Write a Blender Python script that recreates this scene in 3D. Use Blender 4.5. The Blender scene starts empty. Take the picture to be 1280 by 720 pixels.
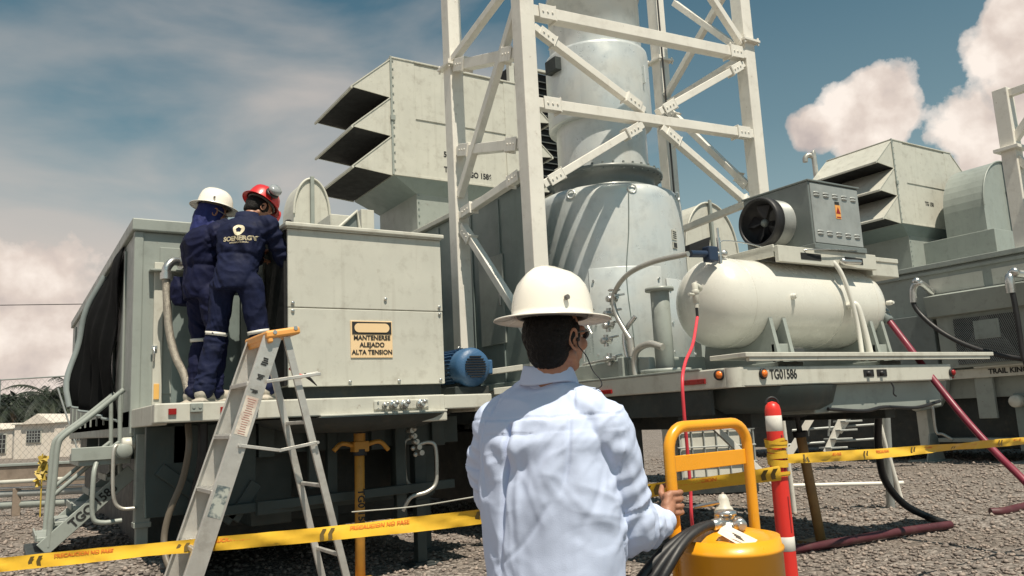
import bpy, bmesh, math, random
import numpy as np
from mathutils import Vector, Matrix, noise
random.seed(7); rng = np.random.default_rng(7)
S = bpy.context.scene
COL = S.collection
R = math.radians
# ---------------------------------------------------------------- camera
CZ = 1.2; TH = R(32.6); AL = math.atan(.159); RO = math.atan(.05)
f0 = Vector((math.sin(TH)*math.cos(AL), math.cos(TH)*math.cos(AL), math.sin(AL)))
r0 = Vector((math.cos(TH), -math.sin(TH), 0)); u0 = r0.cross(f0)
cr = math.cos(RO)*r0 - math.sin(RO)*u0; cu = math.cos(RO)*u0 + math.sin(RO)*r0
CAM = Vector((0, 0, CZ))
cd = bpy.data.cameras.new('camera'); cam = bpy.data.objects.new('camera', cd); COL.objects.link(cam)
cd.sensor_width = 36; cd.lens = 36*1000/1280; cd.clip_start = .05; cd.clip_end = 3000
m = Matrix((cr, cu, -f0)).transposed().to_4x4(); m.translation = CAM; cam.matrix_world = m
S.camera = cam
def ray(px, py): return f0*1000 + cr*(px-640) - cu*(py-360)
def hx(px, py, X): d = ray(px, py); return CAM + d*(X/d.x)
def hy(px, py, Y): d = ray(px, py); return CAM + d*(Y/d.y)
def hz(px, py, Z): d = ray(px, py); return CAM + d*((Z-CZ)/d.z)
def hd(px, py, D): return CAM + ray(px, py)*(D/1000)
# ---------------------------------------------------------------- light
SUN = Vector((-.05, -.47, 1.0)).normalized()       # towards the sun
sl = bpy.data.lights.new('sun', 'SUN'); so = bpy.data.objects.new('sun', sl); COL.objects.link(so)
sl.energy = 5.0; sl.angle = R(.5); sl.color = (1, .90, .75)
so.rotation_euler = (-SUN).to_track_quat('-Z', 'Y').to_euler()
W = bpy.data.worlds.new('World'); S.world = W; W.use_nodes = True
nt = W.node_tree; N = nt.nodes; L = nt.links
for n in list(N): N.remove(n)
def nd(t, **k):
    n = N.new(t)
    for a, b in k.items(): setattr(n, a, b)
    return n
sky = nd('ShaderNodeTexSky', sky_type='NISHITA', sun_disc=False)
sky.sun_elevation = math.asin(SUN.z); sky.sun_rotation = math.atan2(SUN.x, SUN.y); sky.dust_density = 1.0; sky.air_density = 1.2; sky.ozone_density = 1.5
tc = nd('ShaderNodeTexCoord')
def math_(op, a, b=None, c=None, clamp=False):
    n = nd('ShaderNodeMath', operation=op, use_clamp=clamp)
    for i, v in enumerate((a, b, c)):
        if v is None: continue
        if isinstance(v, (int, float)): n.inputs[i].default_value = v
        else: L.new(v, n.inputs[i])
    return n.outputs[0]
def vm(op, a, b=None):
    n = nd('ShaderNodeVectorMath', operation=op)
    for i, v in enumerate((a, b)):
        if v is None: continue
        if isinstance(v, (tuple, list, Vector)): n.inputs[i].default_value = tuple(v)
        else: L.new(v, n.inputs[i])
    return n
def mixc(f, a, b, mode='MIX'):
    n = nd('ShaderNodeMix', data_type='RGBA', blend_type=mode)
    if isinstance(f, (int, float)): n.inputs[0].default_value = f
    else: L.new(f, n.inputs[0])
    for i, v in ((6, a), (7, b)):
        if isinstance(v, (tuple, list)): n.inputs[i].default_value = (*v[:3], 1)
        else: L.new(v, n.inputs[i])
    return n.outputs[2]
def ramp(v, pts):
    n = nd('ShaderNodeValToRGB'); e = n.color_ramp.elements
    while len(e) > 1: e.remove(e[-1])
    e[0].position = pts[0][0]; e[0].color = (*pts[0][1], 1) if isinstance(pts[0][1], tuple) else (pts[0][1],)*3+(1,)
    for p, c in pts[1:]:
        x = e.new(p); x.color = (*c, 1) if isinstance(c, tuple) else (c,)*3+(1,)
    L.new(v, n.inputs[0]); return n.outputs[0]
dirv = vm('NORMALIZE', tc.outputs['Generated']).outputs[0]
sx = nd('ShaderNodeSeparateXYZ'); L.new(dirv, sx.inputs[0])
# high thin clouds: noise over the sky plane
den = math_('ADD', math_('MAXIMUM', sx.outputs[2], 0.0), .22)
pl = nd('ShaderNodeCombineXYZ'); L.new(math_('DIVIDE', sx.outputs[0], den), pl.inputs[0]); L.new(math_('DIVIDE', sx.outputs[1], den), pl.inputs[1])
n1 = nd('ShaderNodeTexNoise'); n1.inputs['Scale'].default_value = 1.9; n1.inputs['Detail'].default_value = 6; n1.inputs['Roughness'].default_value = .48; n1.inputs['Distortion'].default_value = .25
L.new(vm('MULTIPLY', dirv, (1.5, 1.5, 4.2)).outputs[0], n1.inputs['Vector'])
base_den = CAMF = None
left = vm('DOT_PRODUCT', dirv, tuple(-r0)).outputs['Value']              # more veil towards the sea side
low = math_('SUBTRACT', .42, sx.outputs[2])
bias = math_('ADD', math_('MULTIPLY', left, .40), math_('MULTIPLY', low, .60))
thin = ramp(math_('ADD', n1.outputs[0], bias), [(.50, 0.0), (.78, .70), (.98, .92)])
# cumulus heaps at chosen places in the sky
nb = nd('ShaderNodeTexNoise'); nb.inputs['Scale'].default_value = 13; nb.inputs['Detail'].default_value = 8; nb.inputs['Roughness'].default_value = .55
L.new(dirv, nb.inputs['Vector'])
heap = None
for px, py, rad in ((1030, 156, .036), (1060, 140, .046), (1095, 132, .052), (1085, 168, .05), (1208, 155, .050), (1240, 190, .052), (1225, 222, .040), (1285, 60, .062), (1300, 120, .07), (1262, 20, .03), (28, 385, .062), (-30, 430, .13), (70, 420, .055), (-60, 380, .1), (10, 455, .09), (85, 445, .03)):
    dd = ray(px, py).normalized()
    dist = vm('DISTANCE', dirv, tuple(dd)).outputs['Value']
    b = math_('SUBTRACT', 1.0, math_('DIVIDE', dist, rad))
    heap = b if heap is None else math_('SMOOTH_MAX', heap, b, .10)
hm = math_('ADD', heap, math_('MULTIPLY', math_('SUBTRACT', nb.outputs[0], .5), 1.7))
hmask = ramp(hm, [(0.10, 0.0), (.17, .55), (.32, .97), (1, 1.0)])
nb2 = nd('ShaderNodeTexNoise'); nb2.inputs['Scale'].default_value = 16; nb2.inputs['Detail'].default_value = 6
L.new(vm('ADD', dirv, tuple(SUN*.035)).outputs[0], nb2.inputs['Vector'])
hcol = ramp(nb2.outputs[0], [(.32, (10.5, 9.0, 8.4)), (.48, (14.5, 12.4, 11.0)), (.64, (19.5, 17.4, 15.6))])
skc = mixc(1.0, sky.outputs[0], (.66, 1.22, 1.10), 'MULTIPLY')
# warm band low down
warm = ramp(sx.outputs[2], [(0.0, .80), (.15, .50), (.32, .20), (.55, 0.0)])
skc = mixc(warm, skc, (10.8, 12.0, 11.8))
skc = mixc(thin, skc, (12.0, 10.6, 9.6))
skc = mixc(hmask, skc, hcol)
bg = nd('ShaderNodeBackground'); L.new(skc, bg.inputs[0]); bg.inputs[1].default_value = .045
wo = nd('ShaderNodeOutputWorld'); L.new(bg.outputs[0], wo.inputs[0])
vs = S.view_settings; vs.use_curve_mapping = False; vs.view_transform = 'Standard'; vs.look = 'None'; vs.exposure = 0.22; vs.gamma = 1
# ---------------------------------------------------------------- materials
MATS = {}
def mat(name, col, rough=.5, metal=0.0, var=.10, scale=3.0, streak=.0, dirt=.0, dirtcol=(.12, .09, .06), bump=.0, bscale=60, coat=0, spec=.5, stretch=(1, 1, 1), rust=0.0, trans=0, col2=None, thr=(.45, .62)):
    if name in MATS: return MATS[name]
    mt = bpy.data.materials.new(name); mt.use_nodes = True
    nt = mt.node_tree; NN = nt.nodes; LL = nt.links
    p = NN['Principled BSDF']; tc = NN.new('ShaderNodeTexCoord')
    def tex(sc, det, vec=None, st=(1, 1, 1), rgh=.55):
        mp = NN.new('ShaderNodeMapping'); mp.inputs['Scale'].default_value = st
        LL.new(tc.outputs['Object'] if vec is None else vec, mp.inputs[0])
        n = NN.new('ShaderNodeTexNoise'); n.inputs['Scale'].default_value = sc; n.inputs['Detail'].default_value = det; n.inputs['Roughness'].default_value = rgh
        LL.new(mp.outputs[0], n.inputs['Vector']); return n.outputs[0]
    def rmp(v, pts):
        n = NN.new('ShaderNodeValToRGB'); e = n.color_ramp.elements
        e[0].position, e[1].position = pts[0][0], pts[-1][0]
        f = lambda c: (*c, 1) if isinstance(c, tuple) else (c, c, c, 1)
        e[0].color, e[1].color = f(pts[0][1]), f(pts[-1][1])
        for q, c in pts[1:-1]: e.new(q).color = f(c)
        LL.new(v, n.inputs[0]); return n.outputs[0]
    def mx(f, a, b, mode='MIX'):
        n = NN.new('ShaderNodeMix'); n.data_type = 'RGBA'; n.blend_type = mode
        if isinstance(f, (int, float)): n.inputs[0].default_value = f
        else: LL.new(f, n.inputs[0])
        for i, v in ((6, a), (7, b)):
            if isinstance(v, tuple): n.inputs[i].default_value = (*v[:3], 1)
            else: LL.new(v, n.inputs[i])
        return n.outputs[2]
    c = col
    lo = tuple(x*(1-var) for x in (col2 or col)); hi = tuple(min(1, x*(1+var)) for x in col)
    if col2: c = mx(rmp(tex(scale, 6, st=stretch), [(thr[0], 0.), (thr[1], 1.)]), tuple(col2), tuple(col))
    else: c = rmp(tex(scale, 6, st=stretch), [(.3, lo), (.7, hi)])
    if streak: c = mx(rmp(tex(4, 5, st=(3.5, 3.5, .22)), [(.56, 0.), (.80, streak*.45)]), c, dirtcol)
    if dirt: c = mx(rmp(tex(7, 9, rgh=.68), [(.52, 0.), (.72, dirt)]), c, dirtcol)
    if rust: c = mx(rmp(tex(14, 8, rgh=.7), [(.66, 0.), (.72, rust)]), c, (.16, .055, .02))
    LL.new(c, p.inputs['Base Color']) if not isinstance(c, tuple) else None
    rr = rmp(tex(8, 5), [(.3, max(.05, rough-.10)), (.7, min(1, rough+.12))]); LL.new(rr, p.inputs['Roughness'])
    p.inputs['Metallic'].default_value = metal; p.inputs['Specular IOR Level'].default_value = spec
    if coat: p.inputs['Coat Weight'].default_value = coat; p.inputs['Coat Roughness'].default_value = .15
    if trans: p.inputs['Transmission Weight'].default_value = trans
    if bump:
        b = NN.new('ShaderNodeBump'); b.inputs['Strength'].default_value = bump; b.inputs['Distance'].default_value = .01
        LL.new(tex(bscale, 6), b.inputs['Height']); LL.new(b.outputs[0], p.inputs['Normal'])
    MATS[name] = mt; return mt
GRIME = (.17, .135, .09)
cream = mat('cream_paint', (.56, .555, .49), .42, var=.06, streak=.5, dirt=.30, rust=.5, dirtcol=GRIME, bump=.12, bscale=12)
creamp = mat('white_tower_paint', (.76, .735, .67), .4, var=.05, rust=.5, streak=.25, dirt=.22, dirtcol=(.25, .19, .13), bump=.1, bscale=14)
grey = mat('grey_green_paint', (.20, .245, .235), .42, var=.07, streak=.35, dirt=.22, dirtcol=(.08, .09, .08), bump=.12, bscale=8)
grey2 = mat('mid_grey_paint', (.30, .33, .305), .42, rust=.5, var=.06, streak=.35, dirt=.25, dirtcol=(.10, .10, .08), bump=.12, bscale=8)
slate = mat('slate_grey_paint', (.17, .195, .19), .40, var=.08, streak=.3, dirt=.25, dirtcol=(.06, .06, .055), bump=.1, bscale=9)
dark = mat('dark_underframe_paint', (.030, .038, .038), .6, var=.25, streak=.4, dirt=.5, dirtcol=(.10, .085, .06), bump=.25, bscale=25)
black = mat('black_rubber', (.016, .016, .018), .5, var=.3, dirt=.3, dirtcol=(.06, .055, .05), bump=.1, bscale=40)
teal = mat('underframe_shaded_teal', (.038, .054, .053), .5, var=.15, streak=.4, dirt=.35, dirtcol=(.06, .05, .04), bump=.15, bscale=12)  # grey-green darkened in colour for the shade beneath the decks
shadowy = mat('screen_and_shade_black', (.012, .013, .014), .8, var=.3, bump=.3, bscale=30)  # near-black for dark screens, and for shade painted into holes and recesses
stackm = mat('weathered_stack_steel', (.62, .67, .68), .36, metal=.3, var=.1, scale=2.2, streak=.45, dirt=.30, dirtcol=(.25, .27, .27), bump=.2, bscale=5, col2=(.68, .69, .66), thr=(.35, .65))
tankm = mat('vessel_paint', (.68, .67, .61), .28, var=.03, streak=.1, dirt=.04, dirtcol=GRIME, bump=.05, bscale=6, coat=.25)
alu = mat('aluminium', (.60, .585, .55), .38, metal=.55, var=.12, scale=6, streak=.4, dirt=.4, dirtcol=(.22, .19, .15), bump=.12, bscale=50)
steel = mat('bright_steel', (.62, .62, .60), .28, metal=.9, var=.15, dirt=.25, dirtcol=(.2, .17, .13), bump=.1, bscale=40)
pipem = mat('brushed_pipe', (.50, .49, .45), .4, metal=.6, var=.15, dirt=.3, dirtcol=(.15, .12, .09))
orange = mat('orange_plastic', (.82, .38, .10), .45, var=.1, dirt=.3, dirtcol=(.3, .17, .08))
jackm = mat('orange_jack_paint', (.50, .24, .035), .5, var=.15, scale=6, streak=.4, dirt=.5, dirtcol=(.10, .06, .03), rust=.6)
yel = mat('yellow_cart_paint', (.84, .36, .015), .32, var=.05, dirt=.18, dirtcol=(.25, .12, .03), coat=.3, bump=.04, bscale=30, rust=.35)
tapem = mat('yellow_tape', (.72, .43, .03), .4, var=.05, dirt=.12, dirtcol=(.45, .28, .05), bump=.2, bscale=18)
tapeor = mat('tape_red_print', (.70, .17, .02), .5, var=.2)
tapebk = mat('tape_black_print', (.12, .08, .02), .5, var=.2)
redm = mat('signal_red', (.72, .035, .025), .38, var=.08, dirt=.2, dirtcol=(.25, .05, .04))
refl = mat('reflective_white', (.74, .72, .66), .4, var=.06, dirt=.25, dirtcol=(.3, .25, .2))
lensr = mat('red_reflector', (.30, .012, .012), .25, var=.2)
lensa = mat('amber_lens', (.85, .20, .02), .25, var=.2, coat=.5)
motorm = mat('blue_motor_paint', (.045, .12, .24), .42, var=.15, dirt=.3, dirtcol=(.03, .04, .05), bump=.2)
ink = mat('black_lettering', (.02, .02, .02), .6, var=.2)
signy = mat('sign_orange', (.80, .46, .13), .45, var=.05, dirt=.2, dirtcol=(.4, .25, .12))
signc = mat('sign_cream', (.85, .62, .36), .45, var=.04)
navy = mat('navy_cotton', (.005, .0075, .036), .78, var=.25, scale=7, bump=.35, bscale=22, spec=.25)
navy2 = mat('navy_cotton_greener', (.006, .010, .038), .78, var=.25, scale=7, bump=.35, bscale=22, spec=.25)  # navy in a slightly paler, greener tone
royal = mat('royal_blue_hood', (.010, .018, .12), .75, var=.25, bump=.3)
shirtm = mat('light_blue_shirt', (.56, .64, .84), .78, var=.03, scale=5, bump=.12, bscale=300, spec=.2)
skin = mat('skin', (.36, .17, .105), .5, var=.12, scale=25, bump=.12, bscale=180)
hairm = mat('black_hair', (.006, .005, .005), .6, var=.4, scale=90, bump=.8, bscale=140, spec=.25)
hatw = mat('white_hard_hat', (.86, .82, .73), .28, var=.02, dirt=.08, dirtcol=(.4, .35, .28), coat=.4)
hatr = mat('red_hard_hat', (.62, .03, .03), .3, var=.05, coat=.4)
bootm = mat('pale_boot', (.42, .38, .32), .7, var=.2, bump=.3)
trous = mat('dark_trousers', (.03, .03, .045), .8, var=.2, bump=.3)
hosered = mat('red_hose', (.68, .05, .07), .42, var=.12, dirt=.2, dirtcol=(.2, .05, .05))
hosemar = mat('maroon_hose', (.075, .016, .022), .5, var=.2, dirt=.4, dirtcol=(.10, .06, .05))
braid = mat('braided_steel_hose', (.36, .33, .28), .42, metal=.5, var=.25, scale=40, bump=.7, bscale=160)
white = mat('white_wall_paint', (.66, .60, .53), .6, var=.05, streak=.3, dirt=.2, dirtcol=(.35, .28, .2))
conc = mat('stained_concrete', (.27, .215, .17), .85, var=.15, scale=3, streak=.4, dirt=.4, dirtcol=(.12, .09, .06), bump=.4, bscale=20)
tarpm = mat('tarpaulin_shade_black', (.004, .0045, .005), .9, spec=.1, var=.3, bump=.3, bscale=9)  # sheet coloured near-black to stand for its shaded inside
tarpe = mat('tarpaulin_lit_hem', (.24, .28, .28), .5, var=.2)  # paler edge colour standing for the sunlit outside of the sheet
glassd = mat('dark_glass', (.02, .022, .025), .12, var=.2, coat=.5)
galv = mat('galvanised_sheet', (.36, .38, .37), .4, metal=.2, var=.12, scale=5, streak=.45, dirt=.3, dirtcol=(.12, .12, .11), bump=.15, bscale=18)
plastic = mat('ibc_plastic', (.66, .65, .58), .45, var=.05, dirt=.2, dirtcol=(.3, .28, .22))
grille = mat('grille_black', (.02, .024, .026), .6, var=.3)
paper = mat('paper_tag', (.78, .70, .60), .7, var=.05)
# ---------------------------------------------------------------- geometry
class G:
    def __init__(s): s.v = []; s.f = []; s.mi = []; s.sm = []; s.k = 0
    def add(s, V, Fs, smooth=False, k=None):
        b = len(s.v); s.v += [Vector(x) for x in V]; s.f += [tuple(i+b for i in f) for f in Fs]
        s.mi += [s.k if k is None else k]*len(Fs); s.sm += [smooth]*len(Fs); return s
    def frame(s, o, X, Y, Z, w, d, h, bev=0.0, k=None):
        """box centred at o with axes X,Y,Z (unit), full sizes w,d,h"""
        bm = bmesh.new(); bmesh.ops.create_cube(bm, size=1)
        for v in bm.verts: v.co = Vector((v.co.x*w, v.co.y*d, v.co.z*h))
        b = min(bev, .45*min(w, d, h))
        if b > 1e-4: bmesh.ops.bevel(bm, geom=bm.edges[:], offset=b, segments=2 if b > .004 else 1, affect='EDGES', profile=.5)
        V = [o + X*v.co.x + Y*v.co.y + Z*v.co.z for v in bm.verts]
        F_ = [tuple(v.index for v in f.verts) for f in bm.faces]; bm.free()
        return s.add(V, F_, False, k)
    def box(s, x0, x1, y0, y1, z0, z1, bev=.006, k=None):
        return s.frame(Vector(((x0+x1)/2, (y0+y1)/2, (z0+z1)/2)), Vector((1, 0, 0)), Vector((0, 1, 0)), Vector((0, 0, 1)), abs(x1-x0), abs(y1-y0), abs(z1-z0), bev, k)
    def bar(s, a, b, w, d, up=(0, 0, 1), bev=.004, k=None):
        a = Vector(a); b = Vector(b); Z = (b-a).normalized(); U = Vector(up)
        if abs(Z.dot(U)) > .98: U = Vector((0, 1, 0))
        X = Z.cross(U).normalized(); Y = X.cross(Z).normalized()     # w along X, d along Y
        return s.frame((a+b)/2, X, Y, Z, w, d, (b-a).length, bev, k)
    def tube(s, pts, r, seg=10, smooth=True, res=0, k=None, caps=True):
        P = [Vector(p) for p in pts]; rr = r if isinstance(r, (list, tuple)) else [r]*len(P)
        if res:
            Q = []; RQ = []
            E = [2*P[0]-P[1]] + P + [2*P[-1]-P[-2]]
            for i in range(1, len(E)-2):
                for j in range(res):
                    t = j/res; a, b, c, d = E[i-1:i+3]
                    Q.append(.5*((2*b)+(c-a)*t+(2*a-5*b+4*c-d)*t*t+(3*b-a-3*c+d)*t**3)); RQ.append(rr[i-1]*(1-t)+rr[i]*t)
            Q.append(P[-1]); RQ.append(rr[-1]); P, rr = Q, RQ
        V = []; Fs = []; n = len(P); T = (P[1]-P[0]).normalized()
        U = Vector((0, 0, 1)) if abs(T.z) < .9 else Vector((1, 0, 0)); X = T.cross(U).normalized()
        for i in range(n):
            T = (P[min(i+1, n-1)]-P[max(i-1, 0)]).normalized(); X = (X - T*X.dot(T)).normalized(); Y = T.cross(X)
            for j in range(seg):
                a = 2*math.pi*j/seg; V.append(P[i]+(X*math.cos(a)+Y*math.sin(a))*rr[i])
        for i in range(n-1):
            for j in range(seg):
                a, b = i*seg+j, i*seg+(j+1) % seg; Fs.append((a, b, b+seg, a+seg))
        s.add(V, Fs, smooth, k)
        if caps: s.add(V, [tuple(range(seg))[::-1], tuple(range((n-1)*seg, n*seg))], False, k)
        return s
    def rev(s, o, prof, ax=(0, 0, 1), seg=32, sx=1, sy=1, smooth=True, X=None, a0=0, a1=2*math.pi, k=None):
        """revolve profile [(r,h)..] about axis ax through o"""
        Z = Vector(ax).normalized(); X = Vector(X) if X is not None else (Vector((1, 0, 0)) if abs(Z.x) < .9 else Vector((0, 1, 0)))
        X = (X-Z*X.dot(Z)).normalized(); Y = Z.cross(X); o = Vector(o); full = abs(a1-a0-2*math.pi) < 1e-6
        ns = seg if full else seg+1; V = []; Fs = []
        for r, h in prof:
            for j in range(ns):
                a = a0+(a1-a0)*j/seg; V.append(o+Z*h+X*math.cos(a)*r*sx+Y*math.sin(a)*r*sy)
        for i in range(len(prof)-1):
            for j in range(seg):
                a, b = i*ns+j, i*ns+(j+1) % ns; Fs.append((a, b, b+ns, a+ns))
        return s.add(V, Fs, smooth, k)
    def cyl(s, a, b, r, seg=24, r2=None, k=None, bev=0.0):
        a = Vector(a); b = Vector(b); h = (b-a).length; r2 = r if r2 is None else r2; e = min(bev, r*.4)
        if e: return s.rev(a, [(0, 0), (r-e, 0), (r, e), (r2, h-e), (r2-e, h), (0, h)], b-a, seg, k=k)
        s.rev(a, [(r, 0), (r2, h)], b-a, seg, k=k)
        s.rev(a, [(0, 0), (r, 0)], b-a, seg, smooth=False, k=k); return s.rev(a, [(r2, h), (0, h)], b-a, seg, smooth=False, k=k)
    def ball(s, o, r, seg=12, sc=(1, 1, 1), k=None, M3=None):
        V = []; Fs = []; o = Vector(o); rg = seg//2
        for i in range(rg+1):
            t = math.pi*i/rg
            for j in range(seg):
                a = 2*math.pi*j/seg; v = Vector((math.sin(t)*math.cos(a)*sc[0], math.sin(t)*math.sin(a)*sc[1], math.cos(t)*sc[2]))*r
                if M3 is not None: v = M3 @ v
                V.append(o+v)
        for i in range(rg):
            for j in range(seg):
                a, b = i*seg+j, i*seg+(j+1) % seg; Fs.append((a+seg, b+seg, b, a))
        return s.add(V, Fs, True, k)
    def cap(s, a, ra, b, rb, seg=14):
        """closed tapered capsule"""
        a = Vector(a); b = Vector(b); h = (b-a).length; pr = []
        for i in range(5): t = math.pi/2*i/4; pr.append((ra*math.sin(t), -ra*math.cos(t)))
        for i in range(5): t = math.pi/2*i/4; pr.append((rb*math.cos(t), h+rb*math.sin(t)))
        pr[0] = (1e-4, -ra); pr[-1] = (1e-4, h+rb)
        s.rev(a, pr, b-a, seg); n = len(s.v)
        s.add([], [], True)
        b0 = n-seg*10
        s.f.append(tuple(range(b0, b0+seg))[::-1]); s.mi.append(0); s.sm.append(True)
        s.f.append(tuple(range(n-seg, n))); s.mi.append(0); s.sm.append(True); return s
    def loft(s, rings, seg=28, power=2.0, k=None):
        """rings (centre, hw, hd[, X, Y]) closed"""
        V = []; Fs = []
        for rg in rings:
            c, hw, hd_ = Vector(rg[0]), rg[1], rg[2]; X = Vector(rg[3]) if len(rg) > 3 else Vector((1, 0, 0)); Y = Vector(rg[4]) if len(rg) > 4 else Vector((0, 1, 0))
            for j in range(seg):
                a = 2*math.pi*j/seg; ca, sa = math.cos(a), math.sin(a); e = 2/power
                V.append(c+X*hw*math.copysign(abs(ca)**e, ca)+Y*hd_*math.copysign(abs(sa)**e, sa))
        n = len(rings)
        for i in range(n-1):
            for j in range(seg):
                a, b = i*seg+j, i*seg+(j+1) % seg; Fs.append((a, b, b+seg, a+seg))
        Fs.append(tuple(range(seg))[::-1]); Fs.append(tuple(range((n-1)*seg, n*seg)))
        return s.add(V, Fs, True, k)
    def poly(s, pts, nvec, th, k=None):
        """flat polygon extruded by th along nvec"""
        P = [Vector(p) for p in pts]; d = Vector(nvec).normalized()*th; n = len(P)
        return s.add(P+[p+d for p in P], [tuple(range(n))[::-1], tuple(range(n, 2*n))]+[(i, (i+1) % n, n+(i+1) % n, n+i) for i in range(n)], False, k)
    def mesh(s, name, mats=None, off=Vector((0, 0, 0))):
        me = bpy.data.meshes.new(name); me.from_pydata([tuple(v-off) for v in s.v], [], s.f)
        me.polygons.foreach_set('material_index', s.mi); me.polygons.foreach_set('use_smooth', s.sm)
        for m_ in (mats if isinstance(mats, (list, tuple)) else [mats] if mats else []): me.materials.append(m_)
        me.update()
        bm = bmesh.new(); bm.from_mesh(me); bmesh.ops.recalc_face_normals(bm, faces=bm.faces[:]); bm.to_mesh(me); bm.free()
        return me
    def build(s, name, mats, parent=None, label=None):
        off = wloc(parent) if parent else Vector((0, 0, 0))
        o = bpy.data.objects.new(name, s.mesh(name, mats, off)); COL.objects.link(o)
        if parent: o.parent = parent
        if label: o['label'] = label
        return o
def wloc(o):
    v = Vector((0, 0, 0))
    while o is not None: v += Vector(o.location); o = o.parent
    return v
def thing(name, label, cat, loc=(0, 0, 0), group=None):
    o = bpy.data.objects.new(name, None); o.empty_display_size = .1; COL.objects.link(o); o.location = loc
    return tag(o, label, cat, group)
def tag(o, label, cat, group=None, kind=None):
    if label: o['label'] = label
    if cat: o['category'] = cat
    if group: o['group'] = group
    if kind: o['kind'] = kind
    return o
def solo(g, name, mats, loc, label, cat, group=None):
    """a thing that is one mesh"""
    o = bpy.data.objects.new(name, g.mesh(name, mats, Vector(loc))); COL.objects.link(o); o.location = loc
    return tag(o, label, cat, group)
def copy_tree(o, delta=None, parent=None):
    c = o.copy(); COL.objects.link(c)
    if parent is None: c.location = Vector(o.location)+Vector(delta or (0, 0, 0))
    else: c.parent = parent
    for ch in [q for q in bpy.data.objects if q.parent == o and q != c]: copy_tree(ch, None, c)
    return c
def letters(txt, size, o, X, Y, mt, parent, bold=.0, ext=.0015, align='LEFT', name='lettering', sx=1.0, label=None):
    cu_ = bpy.data.curves.new('t', 'FONT'); cu_.body = txt; cu_.size = size/.72; cu_.extrude = ext; cu_.offset = bold; cu_.align_x = align; cu_.align_y = 'CENTER'
    tmp = bpy.data.objects.new('t', cu_); COL.objects.link(tmp); dg = bpy.context.evaluated_depsgraph_get()
    me = bpy.data.meshes.new_from_object(tmp.evaluated_get(dg)); bpy.data.objects.remove(tmp)
    X = Vector(X).normalized(); Y = Vector(Y).normalized(); Z = X.cross(Y).normalized(); off = wloc(parent)
    for v in me.vertices: v.co = Vector(o)-off+X*v.co.x*sx+Y*v.co.y+Z*(v.co.z+ext)
    me.materials.clear(); me.materials.append(mt); ob = bpy.data.objects.new(name, me); COL.objects.link(ob); ob.parent = parent
    if label: ob['label'] = label
    return ob
def join_text(txts):  pass
EX, EY, EZ = Vector((1, 0, 0)), Vector((0, 1, 0)), Vector((0, 0, 1))
# ================================================================ SETTING
gm = bpy.data.materials.new('gravel_ground'); gm.use_nodes = True
nt = gm.node_tree; N = nt.nodes; L = nt.links; p = N['Principled BSDF']; tcg = nd('ShaderNodeTexCoord')
vo = nd('ShaderNodeTexVoronoi'); vo.inputs['Scale'].default_value = 32; L.new(tcg.outputs['Object'], vo.inputs['Vector'])
sc_ = nd('ShaderNodeSeparateColor'); L.new(vo.outputs['Color'], sc_.inputs[0])
no = nd('ShaderNodeTexNoise'); no.inputs['Scale'].default_value = .7; no.inputs['Detail'].default_value = 7; L.new(tcg.outputs['Object'], no.inputs['Vector'])
c1 = ramp(sc_.outputs[0], [(0, (.10, .088, .078)), (.4, (.21, .18, .158)), (.8, (.31, .27, .24)), (1, (.46, .41, .37))])
c2 = mixc(ramp(no.outputs[0], [(.42, 0.), (.65, .45)]), c1, (.17, .135, .105))
crk = ramp(vo.outputs['Distance'], [(.0, 1.0), (.55, .9), (.8, .45)])
c3 = mixc(1.0, c2, crk, 'MULTIPLY'); L.new(c3, p.inputs['Base Color']); p.inputs['Roughness'].default_value = .9
b = nd('ShaderNodeBump'); b.inputs['Strength'].default_value = 1.0; b.inputs['Distance'].default_value = .02; b.invert = True
L.new(vo.outputs['Distance'], b.inputs['Height']); L.new(b.outputs[0], p.inputs['Normal'])
def gh(x, y):
    # the gravel pad rises a little at the left of the first trailer
    q = lambda t: (lambda u: u*u*(3-2*u))(np.clip(t, 0, 1))
    return .33*q((y-4.6)/1.9)*q((1.5-x)/.5)*q((13-y)/3)+.018*np.sin(x*1.7)*np.cos(y*1.3)*q((20-abs(x))/4)*q((20-abs(y))/4)
xs = [-1500, -300, -60, -24]+[-20+.3*i for i in range(134)]+[24, 60, 300, 1500]
g = G(); g.add([(x, y, float(gh(x, y))) for x in xs for y in xs], [(i*len(xs)+j, (i+1)*len(xs)+j, (i+1)*len(xs)+j+1, i*len(xs)+j+1) for i in range(len(xs)-1) for j in range(len(xs)-1)], True)
o = g.build('ground', gm); o['kind'] = 'structure'
# loose stones, denser near the camera
sm_ = mat('gravel_stones', (.34, .28, .24), .85, var=.35, scale=9, bump=.3, bscale=60, col2=(.13, .11, .10), thr=(.35, .6))
N0 = 64000
u = rng.random(N0); D = 1.9*(20/1.9)**u
px_ = rng.uniform(-.78, .78, N0)*D
X_ = px_*r0.x + D*math.sin(TH); Y_ = px_*r0.y + D*math.cos(TH)
base = np.array([[1, 0, 0], [0, 1, 0], [-1, 0, 0], [0, -1, 0], [0, 0, 1], [0, 0, -1], ]) * 1.0
ang = rng.uniform(0, 6.28, N0); sz = (.006+.022*rng.random(N0)**2.6)*np.clip(D/6, .8, 1.9)**.5
jit = rng.uniform(.65, 1.3, (N0, 6, 1)); V = base[None]*jit + rng.uniform(-.25, .25, (N0, 6, 3))
V[:, :, 2] *= .62; V = V*sz[:, None, None]
cx, sx_ = np.cos(ang), np.sin(ang)
VX = V[:, :, 0]*cx[:, None]-V[:, :, 1]*sx_[:, None]+X_[:, None]; VY = V[:, :, 0]*sx_[:, None]+V[:, :, 1]*cx[:, None]+Y_[:, None]
VZ = V[:, :, 2]+sz[:, None]*.35+gh(X_, Y_)[:, None]
VV = np.stack([VX, VY, VZ], 2).reshape(-1, 3)
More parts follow.
